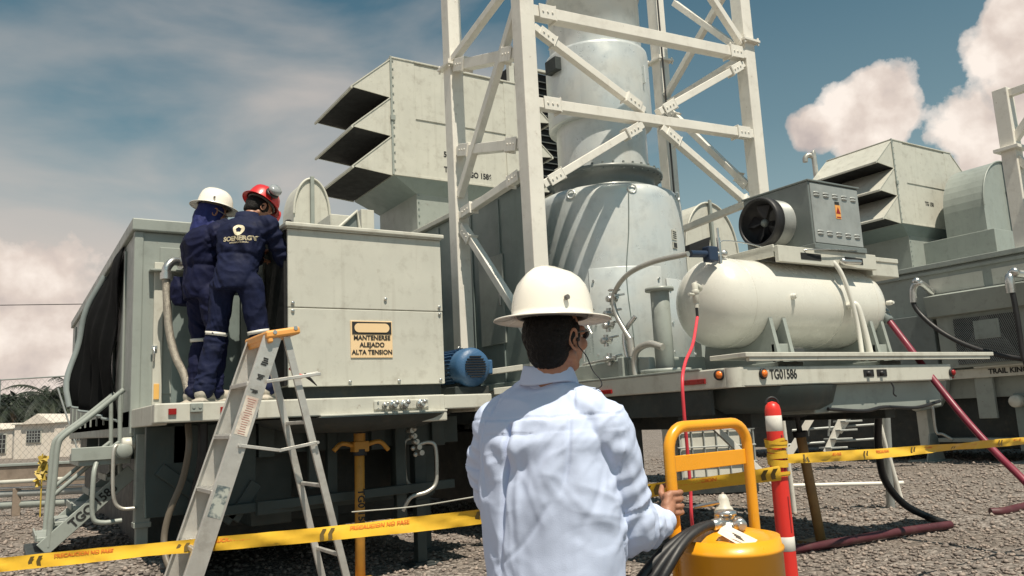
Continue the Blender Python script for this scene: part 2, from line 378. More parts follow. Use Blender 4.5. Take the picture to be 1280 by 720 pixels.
T = np.array([[0, 1, 4], [1, 2, 4], [2, 3, 4], [3, 0, 4], [1, 0, 5], [2, 1, 5], [3, 2, 5], [0, 3, 5]])
FF = (T[None]+6*np.arange(N0)[:, None, None]).reshape(-1, 3)
me = bpy.data.meshes.new('gravel'); me.vertices.add(len(VV)); me.vertices.foreach_set('co', VV.ravel())
me.loops.add(FF.size); me.loops.foreach_set('vertex_index', FF.ravel().astype(np.int32)); me.polygons.add(len(FF))
me.polygons.foreach_set('loop_start', np.arange(0, FF.size, 3, dtype=np.int32)); me.update(calc_edges=True); me.materials.append(sm_)
o = bpy.data.objects.new('gravel', me); COL.objects.link(o); tag(o, 'loose beige and grey gravel strewn over the yard', 'gravel', kind='stuff')

# ---------------------------------------------------------------- far left: wall, fence, cabins, palms
wl = thing('perimeter_wall', 'low brown stained concrete wall below the chain link fence', 'wall', hd(60, 600, 18)*1)
a = hz(-700, 640, 0); a = hd(-700, 640, 20); a.z = 0; b_ = hd(262, 600, 17.5); b_.z = 0; wd = (b_-a).normalized()
g = G(); g.bar(a+Vector((0, 0, .31)), b_+Vector((0, 0, .31)), .2, .62, bev=.02); g.build('wall_panel', conc, wl)
g = G(); g.bar(a+Vector((0, 0, .65)), b_+Vector((0, 0, .65)), .26, .06, bev=.01); g.build('coping', grey2, wl)
fn = thing('chain_link_fence', 'chain link fence with leaning galvanised post behind the handrail', 'fence', hd(72, 580, 18.3))
fa, fb = a+wd*.01+Vector((.1, .2, .68)), b_+Vector((.1, .2, .68))
for i in range(7):
    q = fb - wd*(.2+2.55*i); g = G(); g.tube([q, q+EZ*1.95], .028); g.build('fence_post', galv, fn)
q = hd(72, 578, 18.1); g = G(); g.tube([hd(72, 485, 18.1), hd(100, 572, 18.0)], .02); g.build('brace', galv, fn)
g = G(); g.tube([fa+EZ*1.93, fb+EZ*1.93], .018); g.build('top_rail', galv, fn)
g = G(); Lf = (fb-fa).length; s_ = .16
def wire(p, q): g.tube([p, q], .0026, seg=3, caps=False)
nn = int(Lf/s_)
for i in range(-12, nn):
    for sg in (1, -1):
        x0 = i*s_; x1 = x0+1.9
        if sg < 0: x0, x1 = x1, x0
        t0, t1 = 0., 1.
        def cl(x0, x1):
            t0, t1 = 0., 1.
            if x0 < 0: t0 = -x0/(x1-x0)
            if x1 < 0: t1 = x0/(x0-x1)
            if x0 > Lf: t0 = (x0-Lf)/(x0-x1)
            if x1 > Lf: t1 = (Lf-x0)/(x1-x0)
            return t0, t1
        t0, t1 = cl(x0, x1)
        if t1 > t0: wire(fa+wd*(x0+(x1-x0)*t0)+EZ*1.9*t0, fa+wd*(x0+(x1-x0)*t1)+EZ*1.9*t1)
g.build('wire_mesh', mat('dull_wire', (.10, .11, .11), .6, var=.2), fn)
def cabin(pxl, pxr, D, label, roof='gable', wins=(), hgt=2.15):
    A = hd(pxl, 560, D); B = hd(pxr, 556, D); A.z = B.z = 0; X = (B-A).normalized(); Y = EZ.cross(X); w = (B-A).length
    t = thing('site_cabin', label, 'cabin', (A+B)/2, 'white cabins beyond the fence'); c = (A+B)/2+Y*1.8
    g = G(); g.frame(c+EZ*hgt/2, X, Y, EZ, w, 3.6, hgt, .02)
    for i in range(int(w/.9)): g.frame(A+X*(.45+.9*i)+EZ*hgt/2-Y*.01, X, Y, EZ, .05, .05, hgt-.05, .01)
    g.build('cabin_wall', white, t)
    if roof:
        for k in roof:
            xc, rw, rh = k; g = G(); q = A+X*xc
            pts = [q-X*rw/2+EZ*hgt-Y*.25, q+X*rw/2+EZ*hgt-Y*.25, q+EZ*(hgt+rh)-Y*.25]; g.poly(pts, Y, 4.1); g.build('gable_roof', white, t)
    g = G(); g.frame(c+EZ*(hgt+.03), X, Y, EZ, w+.2, 3.9, .08, .02); g.build('roof_edge', cream, t)
    for xc, ww, z0, z1 in wins:
        f = G(); f.frame(A+X*xc+EZ*(z0+z1)/2-Y*.02, X, Y, EZ, ww+.12, .08, z1-z0+.12, .01); fo = f.build('window', cream, t)
        f = G(); f.frame(A+X*xc+EZ*(z0+z1)/2-Y*.05, X, Y, EZ, ww, .08, z1-z0, .005); f.build('window_glass', glassd, fo)
        f = G()
        for i in range(1, 5): f.frame(A+X*(xc-ww/2+ww*i/5)+EZ*(z0+z1)/2-Y*.10, X, Y, EZ, .035, .02, z1-z0, 0)
        for i in range(1, 4): f.frame(A+X*xc+EZ*(z0+(z1-z0)*i/4)-Y*.10, X, Y, EZ, ww, .02, .035, 0)
        f.build('window_grille', galv, fo)
cabin(17, 262, 50, 'long white site cabin with two barred windows and a gable', [(1.55, 2.1, .62)], [(1.25, .85, 1.02, 1.72), (4.05, .8, 1.0, 1.72), (7.6, .8, 1.0, 1.72), (10.5, .8, 1.0, 1.72)])
cabin(-150, 15, 54, 'white cabin with a teal opening at the far left edge', [(7.6, 1.6, .45), (5.6, 1.6, .45)], [(8.0, 1.0, .4, 1.6)], 1.95)
# power line
g = G(); g.tube([hd(-500, 388, 60), hd(110, 380, 55), hd(640, 372, 52), hd(1500, 352, 50)], .028, res=6); solo(g, 'overhead_cable', black, hd(0, 382, 57), 'thin overhead cable crossing the sky at left', 'cable')
# pipes and rail by the wall
pr_ = thing('pipe_rack', 'low rack of long pale pipes lying behind the stair', 'pipe rack', hd(60, 640, 13)*1)
for (y0, y1, r_, m_) in ((606, 598, .035, cream), (618, 612, .055, galv), (632, 626, .06, grey2), (610, 606, .02, steel)):
    g = G(); q1, q2 = hd(-260, y0+12, 13.5), hd(172 if y0 < 608 else 210, y1-4, 12.5); g.tube([q1, q2] if y0 > 607 else [q1, q2-(q2-q1).normalized()*.3, q2+Vector((.03, -.03, -.08)), q2+Vector((.05, -.05, -.7))], r_, res=0 if y0 > 607 else 4); g.build('pipe', m_, pr_)
for x in (-120, 20, 150):
    q = hd(x, 632, 13); g = G(); g.frame(Vector((q.x, q.y, .22)), EX, EY, EZ, .12, .5, .44, .01); g.build('support_block', conc, pr_)
# yellow flagging hung on the wall
fl = G(); c = hd(52, 600, 12.4)
for i in range(20):
    q = c+Vector((random.uniform(-.07, .07), random.uniform(-.06, .06), random.uniform(-.05, .32))); d = Vector((random.uniform(-1, 1), random.uniform(-1, 1), random.uniform(-2.5, .2))).normalized()
    fl.frame(q, d, d.cross(EX).normalized(), d.cross(d.cross(EX)).normalized(), .14, .004, .045, 0)
fl.tube([c-EZ*.6, c+EZ*.4], .012)
solo(fl, 'flagging_bundle', mat('faded_yellow_flagging', (.50, .36, .06), .6, var=.2), c, 'tangled bunch of yellow flagging on a stake by the brown wall', 'flagging')
# palms and tree mass
leafm = mat('tree_leaves', (.030, .042, .022), .6, var=.5, scale=1.2, col2=(.012, .020, .013), thr=(.4, .6))
barkm = mat('palm_bark', (.12, .09, .06), .9, var=.3)
def palm(px, pyt, D, H, label, nf=19, seed=1):
    rr = random.Random(seed); top = hd(px, pyt, D); bs = Vector((top.x+.4, top.y, 0)); t = thing('palm_tree', label, 'palm tree', bs, 'palm trees beyond the cabins')
    g = G(); g.tube([bs, (bs+top)/2+Vector((.25, 0, 0)), top], [.3, .2, .16], res=5); g.build('trunk', barkm, t)
    g = G()
    for i in range(nf):
        az = 6.283*i/nf+rr.uniform(-.2, .2); el = rr.uniform(-.15, 1.0); Lg = rr.uniform(3.2, 4.4); P = [top.copy()]; d = Vector((math.cos(az)*math.cos(el), math.sin(az)*math.cos(el), math.sin(el)))
        for k in range(9): d = (d+Vector((0, 0, -.17))).normalized(); P.append(P[-1]+d*Lg/9)
        g.tube(P, [.035]*8+[.012]*2, seg=4)
        for k in range(1, 10):
            for q in range(3):
                tpos = P[k]-(P[k]-P[k-1])*(q/3); fw = (P[k]-P[k-1]).normalized(); sd = fw.cross(EZ).normalized()
                for sg in (1, -1):
                    ll = .75*math.sin(math.pi*(k/11+.1)); tip = tpos+(sd*sg+fw*.5+Vector((0, 0, -.5-rr.random()*.4))).normalized()*ll
                    w = fw*.05; g.add([tpos-w, tpos+w, tip], [(0, 1, 2)])
    g.build('crown', leafm, t)
palm(62, 497, 60, 6, 'tall palm with drooping fronds rising left of the tarpaulin', 20, 3)
palm(90, 492, 62, 6, 'fuller palm whose fronds touch the tarpaulin edge', 22, 5)
palm(14, 512, 64, 6, 'smaller palm at the far left edge of the trees', 16, 9)
g = G(); rr = random.Random(4)
for (x, y, D, rad) in [(rr.uniform(-700, 560), rr.uniform(515, 552), rr.uniform(68, 84), rr.uniform(2, 3.4)) for _ in range(75)]+[(px, 532, 78, 3.6) for px in range(-160, 240, 12)]+[(px, 512, 80, 2.0) for px in (-60, -30, 4, 10, 40, 66, 96, 120)]+[(px, 516-.045*(px-600)+10, 95, 5.0) for px in range(560, 1900, 22)]:
    c = hd(x, y, D); 
    for _ in range(420):
        d = Vector((rr.gauss(0, 1), rr.gauss(0, 1), rr.gauss(0, 1))).normalized()*rad*rr.uniform(.55, 1.08)*(1 if rr.random() < .8 else 1.12); q = c+Vector((d.x, d.y, d.z*.75)); s_ = rr.uniform(.18, .5)
        a1 = Vector((rr.uniform(-1, 1), rr.uniform(-1, 1), rr.uniform(-1, 1))).normalized(); a2 = a1.cross(EZ).normalized()
        g.add([q-a1*s_, q+a2*s_*.6, q+a1*s_, q-a2*s_*.6], [(0, 1, 2, 3)])
o = g.build('woodland', leafm); tag(o, 'dark belt of mixed trees along the horizon beyond the yard', 'trees', kind='stuff')

# ================================================================ TRAILER A (left)
AX0, AX1, AY = .84, 3.42, 5.75
tA = thing('equipment_trailer', 'cream edged trailer deck carrying the two workers and the warning box', 'trailer', (2.1, AY, 0), 'equipment trailers in a row')
g = G(); g.box(AX0, 2.98, AY-.02, AY+.1, 1.262, 1.392, .01); g.box(2.975, AX1, AY-.012, AY+.1, 1.275, 1.388, .01)
g.box(AX0, AX0+.1, AY+.1, 14.5, 1.25, 1.388, .008); g.box(AX1-.1, AX1, AY+.1, 14.5, 1.25, 1.388, .008)
g.box(1.95, 2.98, AY-.05, AY+.06, 1.185, 1.262, .01); g.box(1.95, 2.98, AY-.055, AY-.02, 1.258, 1.272, .003); g.build('deck_beam', cream, tA)
g = G(); g.box(AX0+.1, AX1-.1, AY+.1, 14.4, 1.33, 1.38, 0); g.build('deck_floor', grey2, tA)
for x, w in ((.925, .05), (1.255, .055)):
    g = G(); g.box(x, x+w, AY-.035, AY-.02, 1.315, 1.355, .002); g.build('reflector', lensr, tA)
g = G(); g.box(1.06, 1.14, AY-.05, AY-.018, 1.325, 1.385, .004); g.cyl((1.08, AY-.055, 1.36), (1.08, AY-.04, 1.36), .01); g.cyl((1.12, AY-.055, 1.36), (1.12, AY-.04, 1.36), .01); g.build('plug_socket', grey2, tA)
def lamp(x, y, z, par, r=.05, m_=lensa):
    g = G(); g.cyl((x, y, z), (x, y-.02, z), r, 28, bev=.004); q = g.build('marker_lamp', black, par)
    g = G(); g.rev((x, y-.02, z), [(r*.68, -.001), (r*.66, .008), (r*.5, .014), (0, .018)], (0, -1, 0), 28); g.build('lens', m_, q)
lamp(1.46, AY-.02, 1.325, tA)
g = G(); g.rev((1.345, AY-.02, 1.325), [(.02, 0), (.02, .008), (0, .014)], (0, -1, 0), 16, sx=.6, sy=2.2); g.build('reflector', lensr, tA)
# valve cluster plate
g = G(); g.frame(Vector((2.60, AY-.028, 1.325)), EX, EY, EZ, .46, .016, .072, .007); pq = g.build('valve_plate', cream, tA)
for x, r_ in ((2.45, .02), (2.52, .033), (2.61, .036), (2.75, .034)):
    g = G(); g.cyl((x, AY-.03, 1.325), (x, AY-.065, 1.325), r_, 16, bev=.004); g.cyl((x, AY-.06, 1.325), (x, AY-.10, 1.325), r_*.55, 8); g.ball((x+r_*.4, AY-.09, 1.33+r_*.3), r_*.6, 10); g.build('valve', steel, pq)
for i, (x, z) in enumerate(((2.40, 1.35), (2.40, 1.30), (2.81, 1.35), (2.81, 1.30))):
    g = G(); g.cyl((x, AY-.035, z), (x, AY-.045, z), .007, 6); g.build('bolt', steel, pq)
# underframe
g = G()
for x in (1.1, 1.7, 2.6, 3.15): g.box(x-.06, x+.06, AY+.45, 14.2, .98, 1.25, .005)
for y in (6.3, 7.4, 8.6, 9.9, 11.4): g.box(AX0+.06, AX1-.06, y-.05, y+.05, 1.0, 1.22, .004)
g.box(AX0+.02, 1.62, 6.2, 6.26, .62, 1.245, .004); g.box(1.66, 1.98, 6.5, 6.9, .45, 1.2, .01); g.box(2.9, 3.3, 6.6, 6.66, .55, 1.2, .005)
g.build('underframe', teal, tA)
g = G(); g.box(.98, 3.3, 7.2, 12.5, .30, 1.0, .01); g.box(1.55, 3.28, 6.95, 7.1, .42, 1.24, .005); g.build('underside_shade_box', dark, tA)  # dark boxes added to block the lit ground and blacken the underside
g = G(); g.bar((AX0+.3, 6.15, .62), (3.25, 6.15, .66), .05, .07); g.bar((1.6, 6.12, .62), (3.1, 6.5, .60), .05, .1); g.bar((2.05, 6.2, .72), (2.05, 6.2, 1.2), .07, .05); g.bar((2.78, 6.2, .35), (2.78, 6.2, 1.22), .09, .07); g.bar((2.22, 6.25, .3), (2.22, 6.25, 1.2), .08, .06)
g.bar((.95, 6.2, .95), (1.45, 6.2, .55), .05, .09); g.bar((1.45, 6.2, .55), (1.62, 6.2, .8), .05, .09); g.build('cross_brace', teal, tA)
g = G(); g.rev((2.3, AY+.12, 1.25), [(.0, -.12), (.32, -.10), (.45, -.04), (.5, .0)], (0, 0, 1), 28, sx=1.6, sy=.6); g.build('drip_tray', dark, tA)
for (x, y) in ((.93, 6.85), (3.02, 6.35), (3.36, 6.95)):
    g = G(); g.box(x-.055, x+.055, y-.055, y+.055, .52, 1.2, .008); q = g.build('jack_leg', grey2 if x < 1 else teal, tA)  # legs beneath the deck take the shade-darkened teal
    zb = .33 if x < 1 else 0
    g = G(); g.box(x-.043, x+.043, y-.043, y+.043, .02+zb, .56, .006); g.box(x-.062, x+.062, y-.062, y+.062, .50, .54, .004); g.build('inner_tube', grey2 if x < 1 else teal, q)
    g = G(); g.box(x-.09, x+.09, y-.09, y+.09, zb, zb+.035, .006); g.box(x-.13, x+.15, y-.12, y+.12, zb, zb+.02, .004); g.build('foot_plate', dark, q)
    g = G(); g.cyl((x-.055, y, 1.13), (x-.15, y, 1.13), .05, 18, bev=.008); g.cyl((x+.055, y, 1.13), (x+.12, y, 1.13), .04, 18, bev=.008); g.build('gearbox', cream if x < 1 else grey2, q)
    g = G(); c0 = (x-.15, y-.03, 1.12); g.tube([(x-.15, y, 1.12), (x-.2, y-.03, 1.11), (x-.21, y-.04, .98), (x-.2, y-.05, .74), (x-.15, y-.06, .66), (x-.05, y-.07, .65)] if x < 1 else [(x-.08, y-.08, 1.05), (x-.16, y-.1, 1.03), (x-.17, y-.1, .9), (x-.16, y-.1, .72), (x-.1, y-.1, .66), (x, y-.1, .65)], .014, res=5); g.build('crank_handle', pipem, q)
# hydraulic manifold + hanging pipe
g = G()
for k in range(5): g.cyl((2.78+.02*k, 6.0, 1.12-.045*k), (2.78+.02*k, 5.93, 1.12-.045*k), .022, 10); g.ball((2.80-.02*(k % 2), 5.93, 1.13-.05*k), .02, 8)
g.tube([(2.83, 5.97, 1.0), (2.92, 5.95, 1.02), (2.98, 5.93, .98), (2.98, 5.92, .78), (2.96, 5.92, .68), (2.88, 5.92, .63), (2.76, 5.95, .6), (2.7, 5.98, .5)], .016, res=5)
g.build('hydraulic_pipe', pipem, tA)
for (x, y) in ((1.15, 9.6), (1.15, 10.9), (3.1, 9.6), (3.1, 10.9)):
    g = G(); g.rev((x-.13, y, .5), [(.28, 0), (.46, .01), (.5, .05), (.5, .21), (.46, .25), (.28, .26)], (1, 0, 0), 32); g.rev((x-.13, y, .5), [(0, .06), (.28, .04), (.28, .22), (0, .2)], (1, 0, 0), 24); g.build('wheel', black, tA)

# container A
cA = thing('equipment_container', 'tall grey equipment container behind the two workers in blue', 'container', (.84, 6.85, 1.39))
CX0, CX1, CY0, CY1 = .84, 3.4, 6.84, 13.5
g = G(); g.box(CX0, CX1, CY0, CY1, 1.18, 2.80, .012)
for k in range(9): g.box(CX0-.018, CX0, 7.35+.68*k, 7.38+.68*k, 1.3, 2.74, .004)
g.box(1.02, 1.98, CY0-.012, CY0, 1.5, 2.68, .004)
g.build('shell', grey2, cA)
g = G(); g.box(CX0-.03, CX1+.03, CY0-.04, CY1, 2.80, 2.90, .01); g.box(CX0-.01, CX0+.06, CY0-.012, CY0+.06, 1.2, 2.8, .01); g.build('roof_cap', grey2, cA)
g = G(); g.box(1.12, 1.95, CY0-.022, CY0-.012, 1.42, 2.45, .004); g.build('access_door', grey, cA, 'blue grey access door')
g = G(); g.box(.98, 1.05, CY0-.03, CY0, 1.40, 2.55, .004); hp = g.build('door_frame', cream, cA)
g = G(); g.tube([(.985, CY0-.05, 1.86), (.985, CY0-.07, 1.82), (.985, CY0-.05, 1.76)], .008, res=3); g.box(.965, 1.01, CY0-.045, CY0-.03, 1.85, 1.88, .002); g.build('handle', steel, hp)
g = G(); g.box(.99, 1.03, CY0-.04, CY0-.03, 1.46, 1.58, .002); g.build('warning_label', signy, hp)
g = G(); g.box(.94, 1.9, CY0-.10, CY0, 2.47, 2.485, .002); g.build('drip_shelf', grey2, cA)
g = G(); g.box(CX0+.02, CX1, CY0-.02, CY0, 1.16, 1.33, .004); g.build('sill_beam', grey, cA)
# silver elbow and hose on container front
ph = thing('exhaust_hose', 'bright steel elbow pipe with braided hose hanging beside the left worker', 'hose', (1.06, 6.6, 2.4))
g = G(); g.tube([(1.28, CY0-.05, 2.52), (1.18, CY0-.14, 2.53), (1.09, CY0-.2, 2.53), (1.04, CY0-.22, 2.47), (1.035, CY0-.22, 2.40)], .034, res=6, seg=14); g.cyl((1.15, CY0-.17, 2.53), (1.19, CY0-.15, 2.53), .055, 16); g.cyl((1.22, CY0-.12, 2.52), (1.26, CY0-.09, 2.52), .06, 16); g.cyl((1.035, CY0-.22, 2.43), (1.035, CY0-.22, 2.38), .045, 12)
for k in range(6): g.ball((1.2+.05*math.cos(k), CY0-.15, 2.53+.05*math.sin(k)), .012, 6)
g.build('elbow_pipe', steel, ph)
g = G(); g.tube([(1.035, CY0-.22, 2.40), (1.045, CY0-.23, 2.2), (1.06, CY0-.25, 1.98), (1.10, CY0-.29, 1.78), (1.16, CY0-.34, 1.62), (1.19, CY0-.38, 1.45)], .030, res=8, seg=12); g.build('braided_hose', braid, ph)

# tarpaulin hung from the container roof
tp = thing('tarpaulin', 'tarpaulin blackened for its shaded inside billowing from the roof edge of the grey container', 'tarpaulin', (.8, 8.2, 1.5))
g = G(); nu, nv = 22, 16; V = []
for i in range(nu+1):
    for j in range(nv+1):
        a, b = i/nu, j/nv; y = 7.42+1.45*a+.25*b*(1-a); bul = math.sin(min(1, b*1.05)*math.pi*.60)*(.03+.21*a)
        V.append((.82-bul-.03*math.sin(a*23+b*4)*b-.02*math.sin(b*11+a*5), y+.10*math.sin(b*3), 2.79-(1.47-.17*a)*b))
g.add(V, [(i*(nv+1)+j, i*(nv+1)+j+1, (i+1)*(nv+1)+j+1, (i+1)*(nv+1)+j) for i in range(nu) for j in range(nv)], True)
o = g.build('sheet', tarpm, tp); md = o.modifiers.new('s', 'SOLIDIFY'); md.thickness = .008
g = G(); P = [V[nu*(nv+1)+j] for j in range(nv+1)]; g.tube([Vector(q)+Vector((-.02, .02, 0)) for q in P], .030); g.tube([V[i*(nv+1)+nv] for i in range(nu+1)], .012); g.build('lit_hem', tarpe, tp)

# switch box with the warning sign
bx = thing('switch_box', 'cream steel high voltage cabinet with orange warning sign on the front', 'cabinet', (2.4, 5.9, 1.49))
X0, X1, Y0, Y1 = 1.775, 3.075, 5.90, 6.70
g = G(); g.box(X0+.01, X1-.01, Y0+.02, Y1, 1.50, 2.69, .006); g.build('carcass', cream, bx)
g = G(); g.box(X0, X1, Y0, Y0+.02, 2.085, 2.688, .005); up = g.build('upper_panel', cream, bx)
g = G(); g.box(X0, X1-.004, Y0-.004, Y0+.02, 1.485, 2.078, .005); lp = g.build('lower_panel', cream, bx)
g = G(); g.box(X0-.025, X1+.02, Y0-.035, Y1+.03, 2.70, 2.735, .008); g.box(X0-.01, X1, Y0-.02, Y1, 2.69, 2.70, 0); g.build('lid', cream, bx)
g = G(); g.box(X0+.08, X1-.01, Y0+.06, Y1-.05, 1.39, 1.50, .003); g.build('plinth', dark, bx)
g = G(); g.box(X0-.012, X0+.008, Y0+.06, Y1-.04, 1.5, 2.685, .003); g.build('open_side_shade', shadowy, bx)  # black sheet on the solid carcass, standing for the dark open inside
g = G(); g.frame(Vector((X0-.08, Y1-.1, 2.05)), Vector((.35, -.94, 0)), Vector((.94, .35, 0)), EZ, .3, .02, 1.22, .004); g.build('side_door', slate, bx)
for (x, z, par) in ((1.81, 2.115, up), (3.04, 2.12, up), (2.56, 2.17, up), (1.81, 2.055, lp), (3.04, 2.06, lp), (2.25, 1.515, lp), (2.66, 1.515, lp), (3.03, 1.515, lp)):
    g = G(); g.cyl((x, Y0-.003, z), (x, Y0-.016, z), .013, 12, bev=.003); g.build('bolt', steel, par)
g = G(); a = [(1.83+.028*math.cos(t*math.pi/5), 6.05, 2.765+.028*math.sin(t*math.pi/5)) for t in range(11)]; g.tube(a, .007); g.build('lifting_eye', black, bx)
g = G(); g.box(2.26, 2.61, Y0-.012, Y0-.004, 1.70, 1.99, .002); sg = g.build('warning_sign', signc, bx)
sg.name = 'warning_sign'
g = G(); g.box(2.272, 2.60, Y0-.016, Y0-.0125, 1.885, 1.982, 0); g.build('sign_header', ink, sg)
g = G(); P = []
for k in range(24):
    t = 2*math.pi*k/24; P.append((2.436+math.copysign(.11, math.cos(t))+.036*math.cos(t), Y0-.017, 1.934+.036*math.sin(t)))
g.poly(P, (0, -1, 0), .003); g.build('sign_oval', signc, sg)

def sign_text(lines, par, mt, name='sign_text'):
    """several lines of lettering joined into one mesh under par"""
    obs = [letters(*l, mt, par, **k) for l, k in lines]
    return obs
for t, z in (('MANTENERSE', 1.855), ('ALEJADO', 1.80), ('ALTA TENSION', 1.742)):
    letters(t, .036, (2.436, Y0-.0125, z), EX, EZ, ink, sg, bold=.0012, align='CENTER', sx=1.0 if len(t) < 11 else .98)
# ================================================================ TRAILER B (right) and its generator set
BX0, BX1, BY = 4.2, 6.9, 3.83; DZ = 1.45
tB = thing('equipment_trailer', 'trailer deck lettered TG01586 under the big cream pressure vessel', 'trailer', (5.5, BY, 0), 'equipment trailers in a row')
g = G(); g.box(BX0+.05, BX1-.06, BY-.02, BY+.1, 1.315, DZ, .01); g.box(BX0-.005, BX0+.1, BY+.06, 14.5, 1.312, DZ, .01); g.box(BX1-.1, BX1, BY+.06, 14.5, 1.312, DZ, .01)
g.rev((BX0+.07, BY+.055, 1.315), [(.075, 0), (.075, .133)], (0, 0, 1), 20); g.rev((BX1-.07, BY+.055, 1.315), [(.075, 0), (.075, .133)], (0, 0, 1), 20)
g.build('deck_beam', cream, tB)
g = G(); g.box(BX0+.1, BX1-.1, BY+.1, 14.4, 1.39, 1.44, 0); g.box(BX0-.012, BX0+.02, BY+.3, 14.4, DZ, DZ+.015, .003); g.build('deck_floor', grey2, tB)
g = G(); g.box(BX0-.02, BX0-.005, 4.08, 4.29, 1.352, 1.388, .002); g.build('reflector', lensr, tB)
g = G(); g.box(BX0-.02, BX0-.005, 5.12, 5.30, 1.335, 1.368, .002); g.build('reflector', lensr, tB)
lamp(BX0+.27, BY-.02, 1.40, tB, .038)
g = G(); g.cyl((BX0-.005, BY+.12, 1.405), (BX0-.028, BY+.10, 1.405), .038, 28, bev=.004); q = g.build('marker_lamp', black, tB)
g = G(); g.rev((BX0-.028, BY+.10, 1.405), [(.026, -.001), (.025, .008), (.018, .014), (0, .018)], (-1, -.1, 0), 28); g.build('lens', lensa, q)
lamp(BX1-.06, BY-.02, 1.375, tB, .036, lensr)
letters('TG01586', .068, (BX0+.345, BY-.0205, 1.392), EX, EZ, ink, tB, bold=.0012, sx=.80, name='trailer_number')
letters('TRAIL KING', .05, (BX0-.006, 5.86, 1.397), -EY, EZ, ink, tB, bold=.0018, sx=1.0, name='maker_lettering')
for x in (5.62, 5.79):
    g = G(); g.box(x, x+.13, BY-.026, BY-.0205, 1.36, 1.415, .01); q = g.build('socket_recess', shadowy, tB)
    g = G(); g.rev((x+.05, BY-.026, 1.385), [(.02, 0), (.018, .02), (0, .022)], (0, -1, 0), 12); g.build('socket', black, q)
g = G()   # sloping rear apron, deeper on the right
g.box(BX0+.9, BX1-.12, BY+.06, BY+.13, 1.10, 1.315, .01); g.box(BX0+.92, BX1-.14, BY+.13, BY+.5, 1.10, 1.14, .005); g.build('rear_apron', grey2, tB)
g = G(); g.rev((BX0+.75, BY+.3, 1.12), [(0, 0), (.45, .01), (.55, .06), (.60, .19)], (0, 0, 1), 28, sx=1.0, sy=.6); g.build('drip_tray', teal, tB)
g = G()
for x in (4.75, 6.4): g.box(x-.07, x+.07, BY+.3, 14.2, 1.02, 1.31, .005)
g.box(BX0+.03, BX0+.06, BY+.25, 12, 1.13, 1.31, .003)
for y in (4.4, 5.4, 6.5, 7.7, 9, 10.5): g.box(BX0+.05, BX1-.06, y-.05, y+.05, 1.08, 1.3, .004)
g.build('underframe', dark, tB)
g = G(); g.box(4.5, 6.3, 7.2, 9.4, .25, 1.05, .01); g.build('underside_shade_box', dark, tB)  # dark box added to keep the underside black
g = G(); g.tube([(5.2, BY+.02, 1.13), (5.6, BY, 1.10), (5.9, BY+.02, 1.12), (6.3, BY, 1.10), (6.7, BY+.03, 1.14)], .014, res=5)
g.tube([(5.95, BY-.03, 1.31), (5.96, BY-.04, 1.27), (5.95, BY-.04, 1.22), (5.98, BY-.04, 1.2)], .006, res=4); g.build('cable', black, tB)
for (x, y) in ((4.75, 6.35), (6.55, 9.2)):
    g = G(); g.box(x-.08, x+.08, y-.08, y+.08, .10, 1.25, .01); q = g.build('jack_leg', grey, tB)
    g = G(); g.box(x-.16, x+.16, y-.16, y+.16, 0, .12, .006); g.build('foot_plate', dark, q)
for (x, y) in ((4.6, 10.2), (4.6, 11.5), (6.5, 10.2), (6.5, 11.5)):
    g = G(); g.rev((x-.13, y, .5), [(.28, 0), (.46, .01), (.5, .05), (.5, .21), (.46, .25), (.28, .26)], (1, 0, 0), 32); g.rev((x-.13, y, .5), [(0, .06), (.28, .04), (.28, .22), (0, .2)], (1, 0, 0), 24); g.build('wheel', black, tB)
# plank on the rear edge
g = G(); g.box(4.28, 7.50, BY-.06, BY+.28, 1.515, 1.548, .004); g.box(4.32, 7.45, BY-.05, BY-.02, 1.488, 1.515, .002)
solo(g, 'plank', cream, (5.9, BY, 1.50), 'long cream plank laid along the deck edge above the TG01586 number', 'plank')

# enclosure B
eB = thing('turbine_enclosure', 'tall grey green turbine enclosure behind the lattice tower', 'enclosure', (5.6, 10, 1.45), 'turbine enclosures')
g = G(); g.box(4.42, 6.85, 7.72, 14, DZ, 3.54, .01); g.box(4.42, 4.47, 6.48, 7.72, DZ, 3.54, .008)
g.build('wall', grey, eB)
g = G()
for y in (6.5, 7.1, 7.7, 8.5, 9.3, 10.2, 11.1, 12.1): g.box(4.405, 4.42, y-.012, y+.012, DZ+.08, 3.5, .003)
g.box(4.395, 4.42, 6.48, 14, DZ, DZ+.09, .004); g.build('seam', grey, eB)
g = G(); g.box(4.36, 6.9, 7.6, 14, 3.54, 3.60, .008); g.box(4.36, 4.49, 6.44, 7.6, 3.54, 3.60, .008); g.build('roof', cream, eB)
g = G(); g.box(4.40, 4.418, 7.05, 7.55, 1.95, 2.9, .003); dq = g.build('panel_door', grey2, eB); g = G(); g.box(4.385, 4.40, 7.1, 7.13, 2.35, 2.5, .003); g.build('handle', steel, dq)

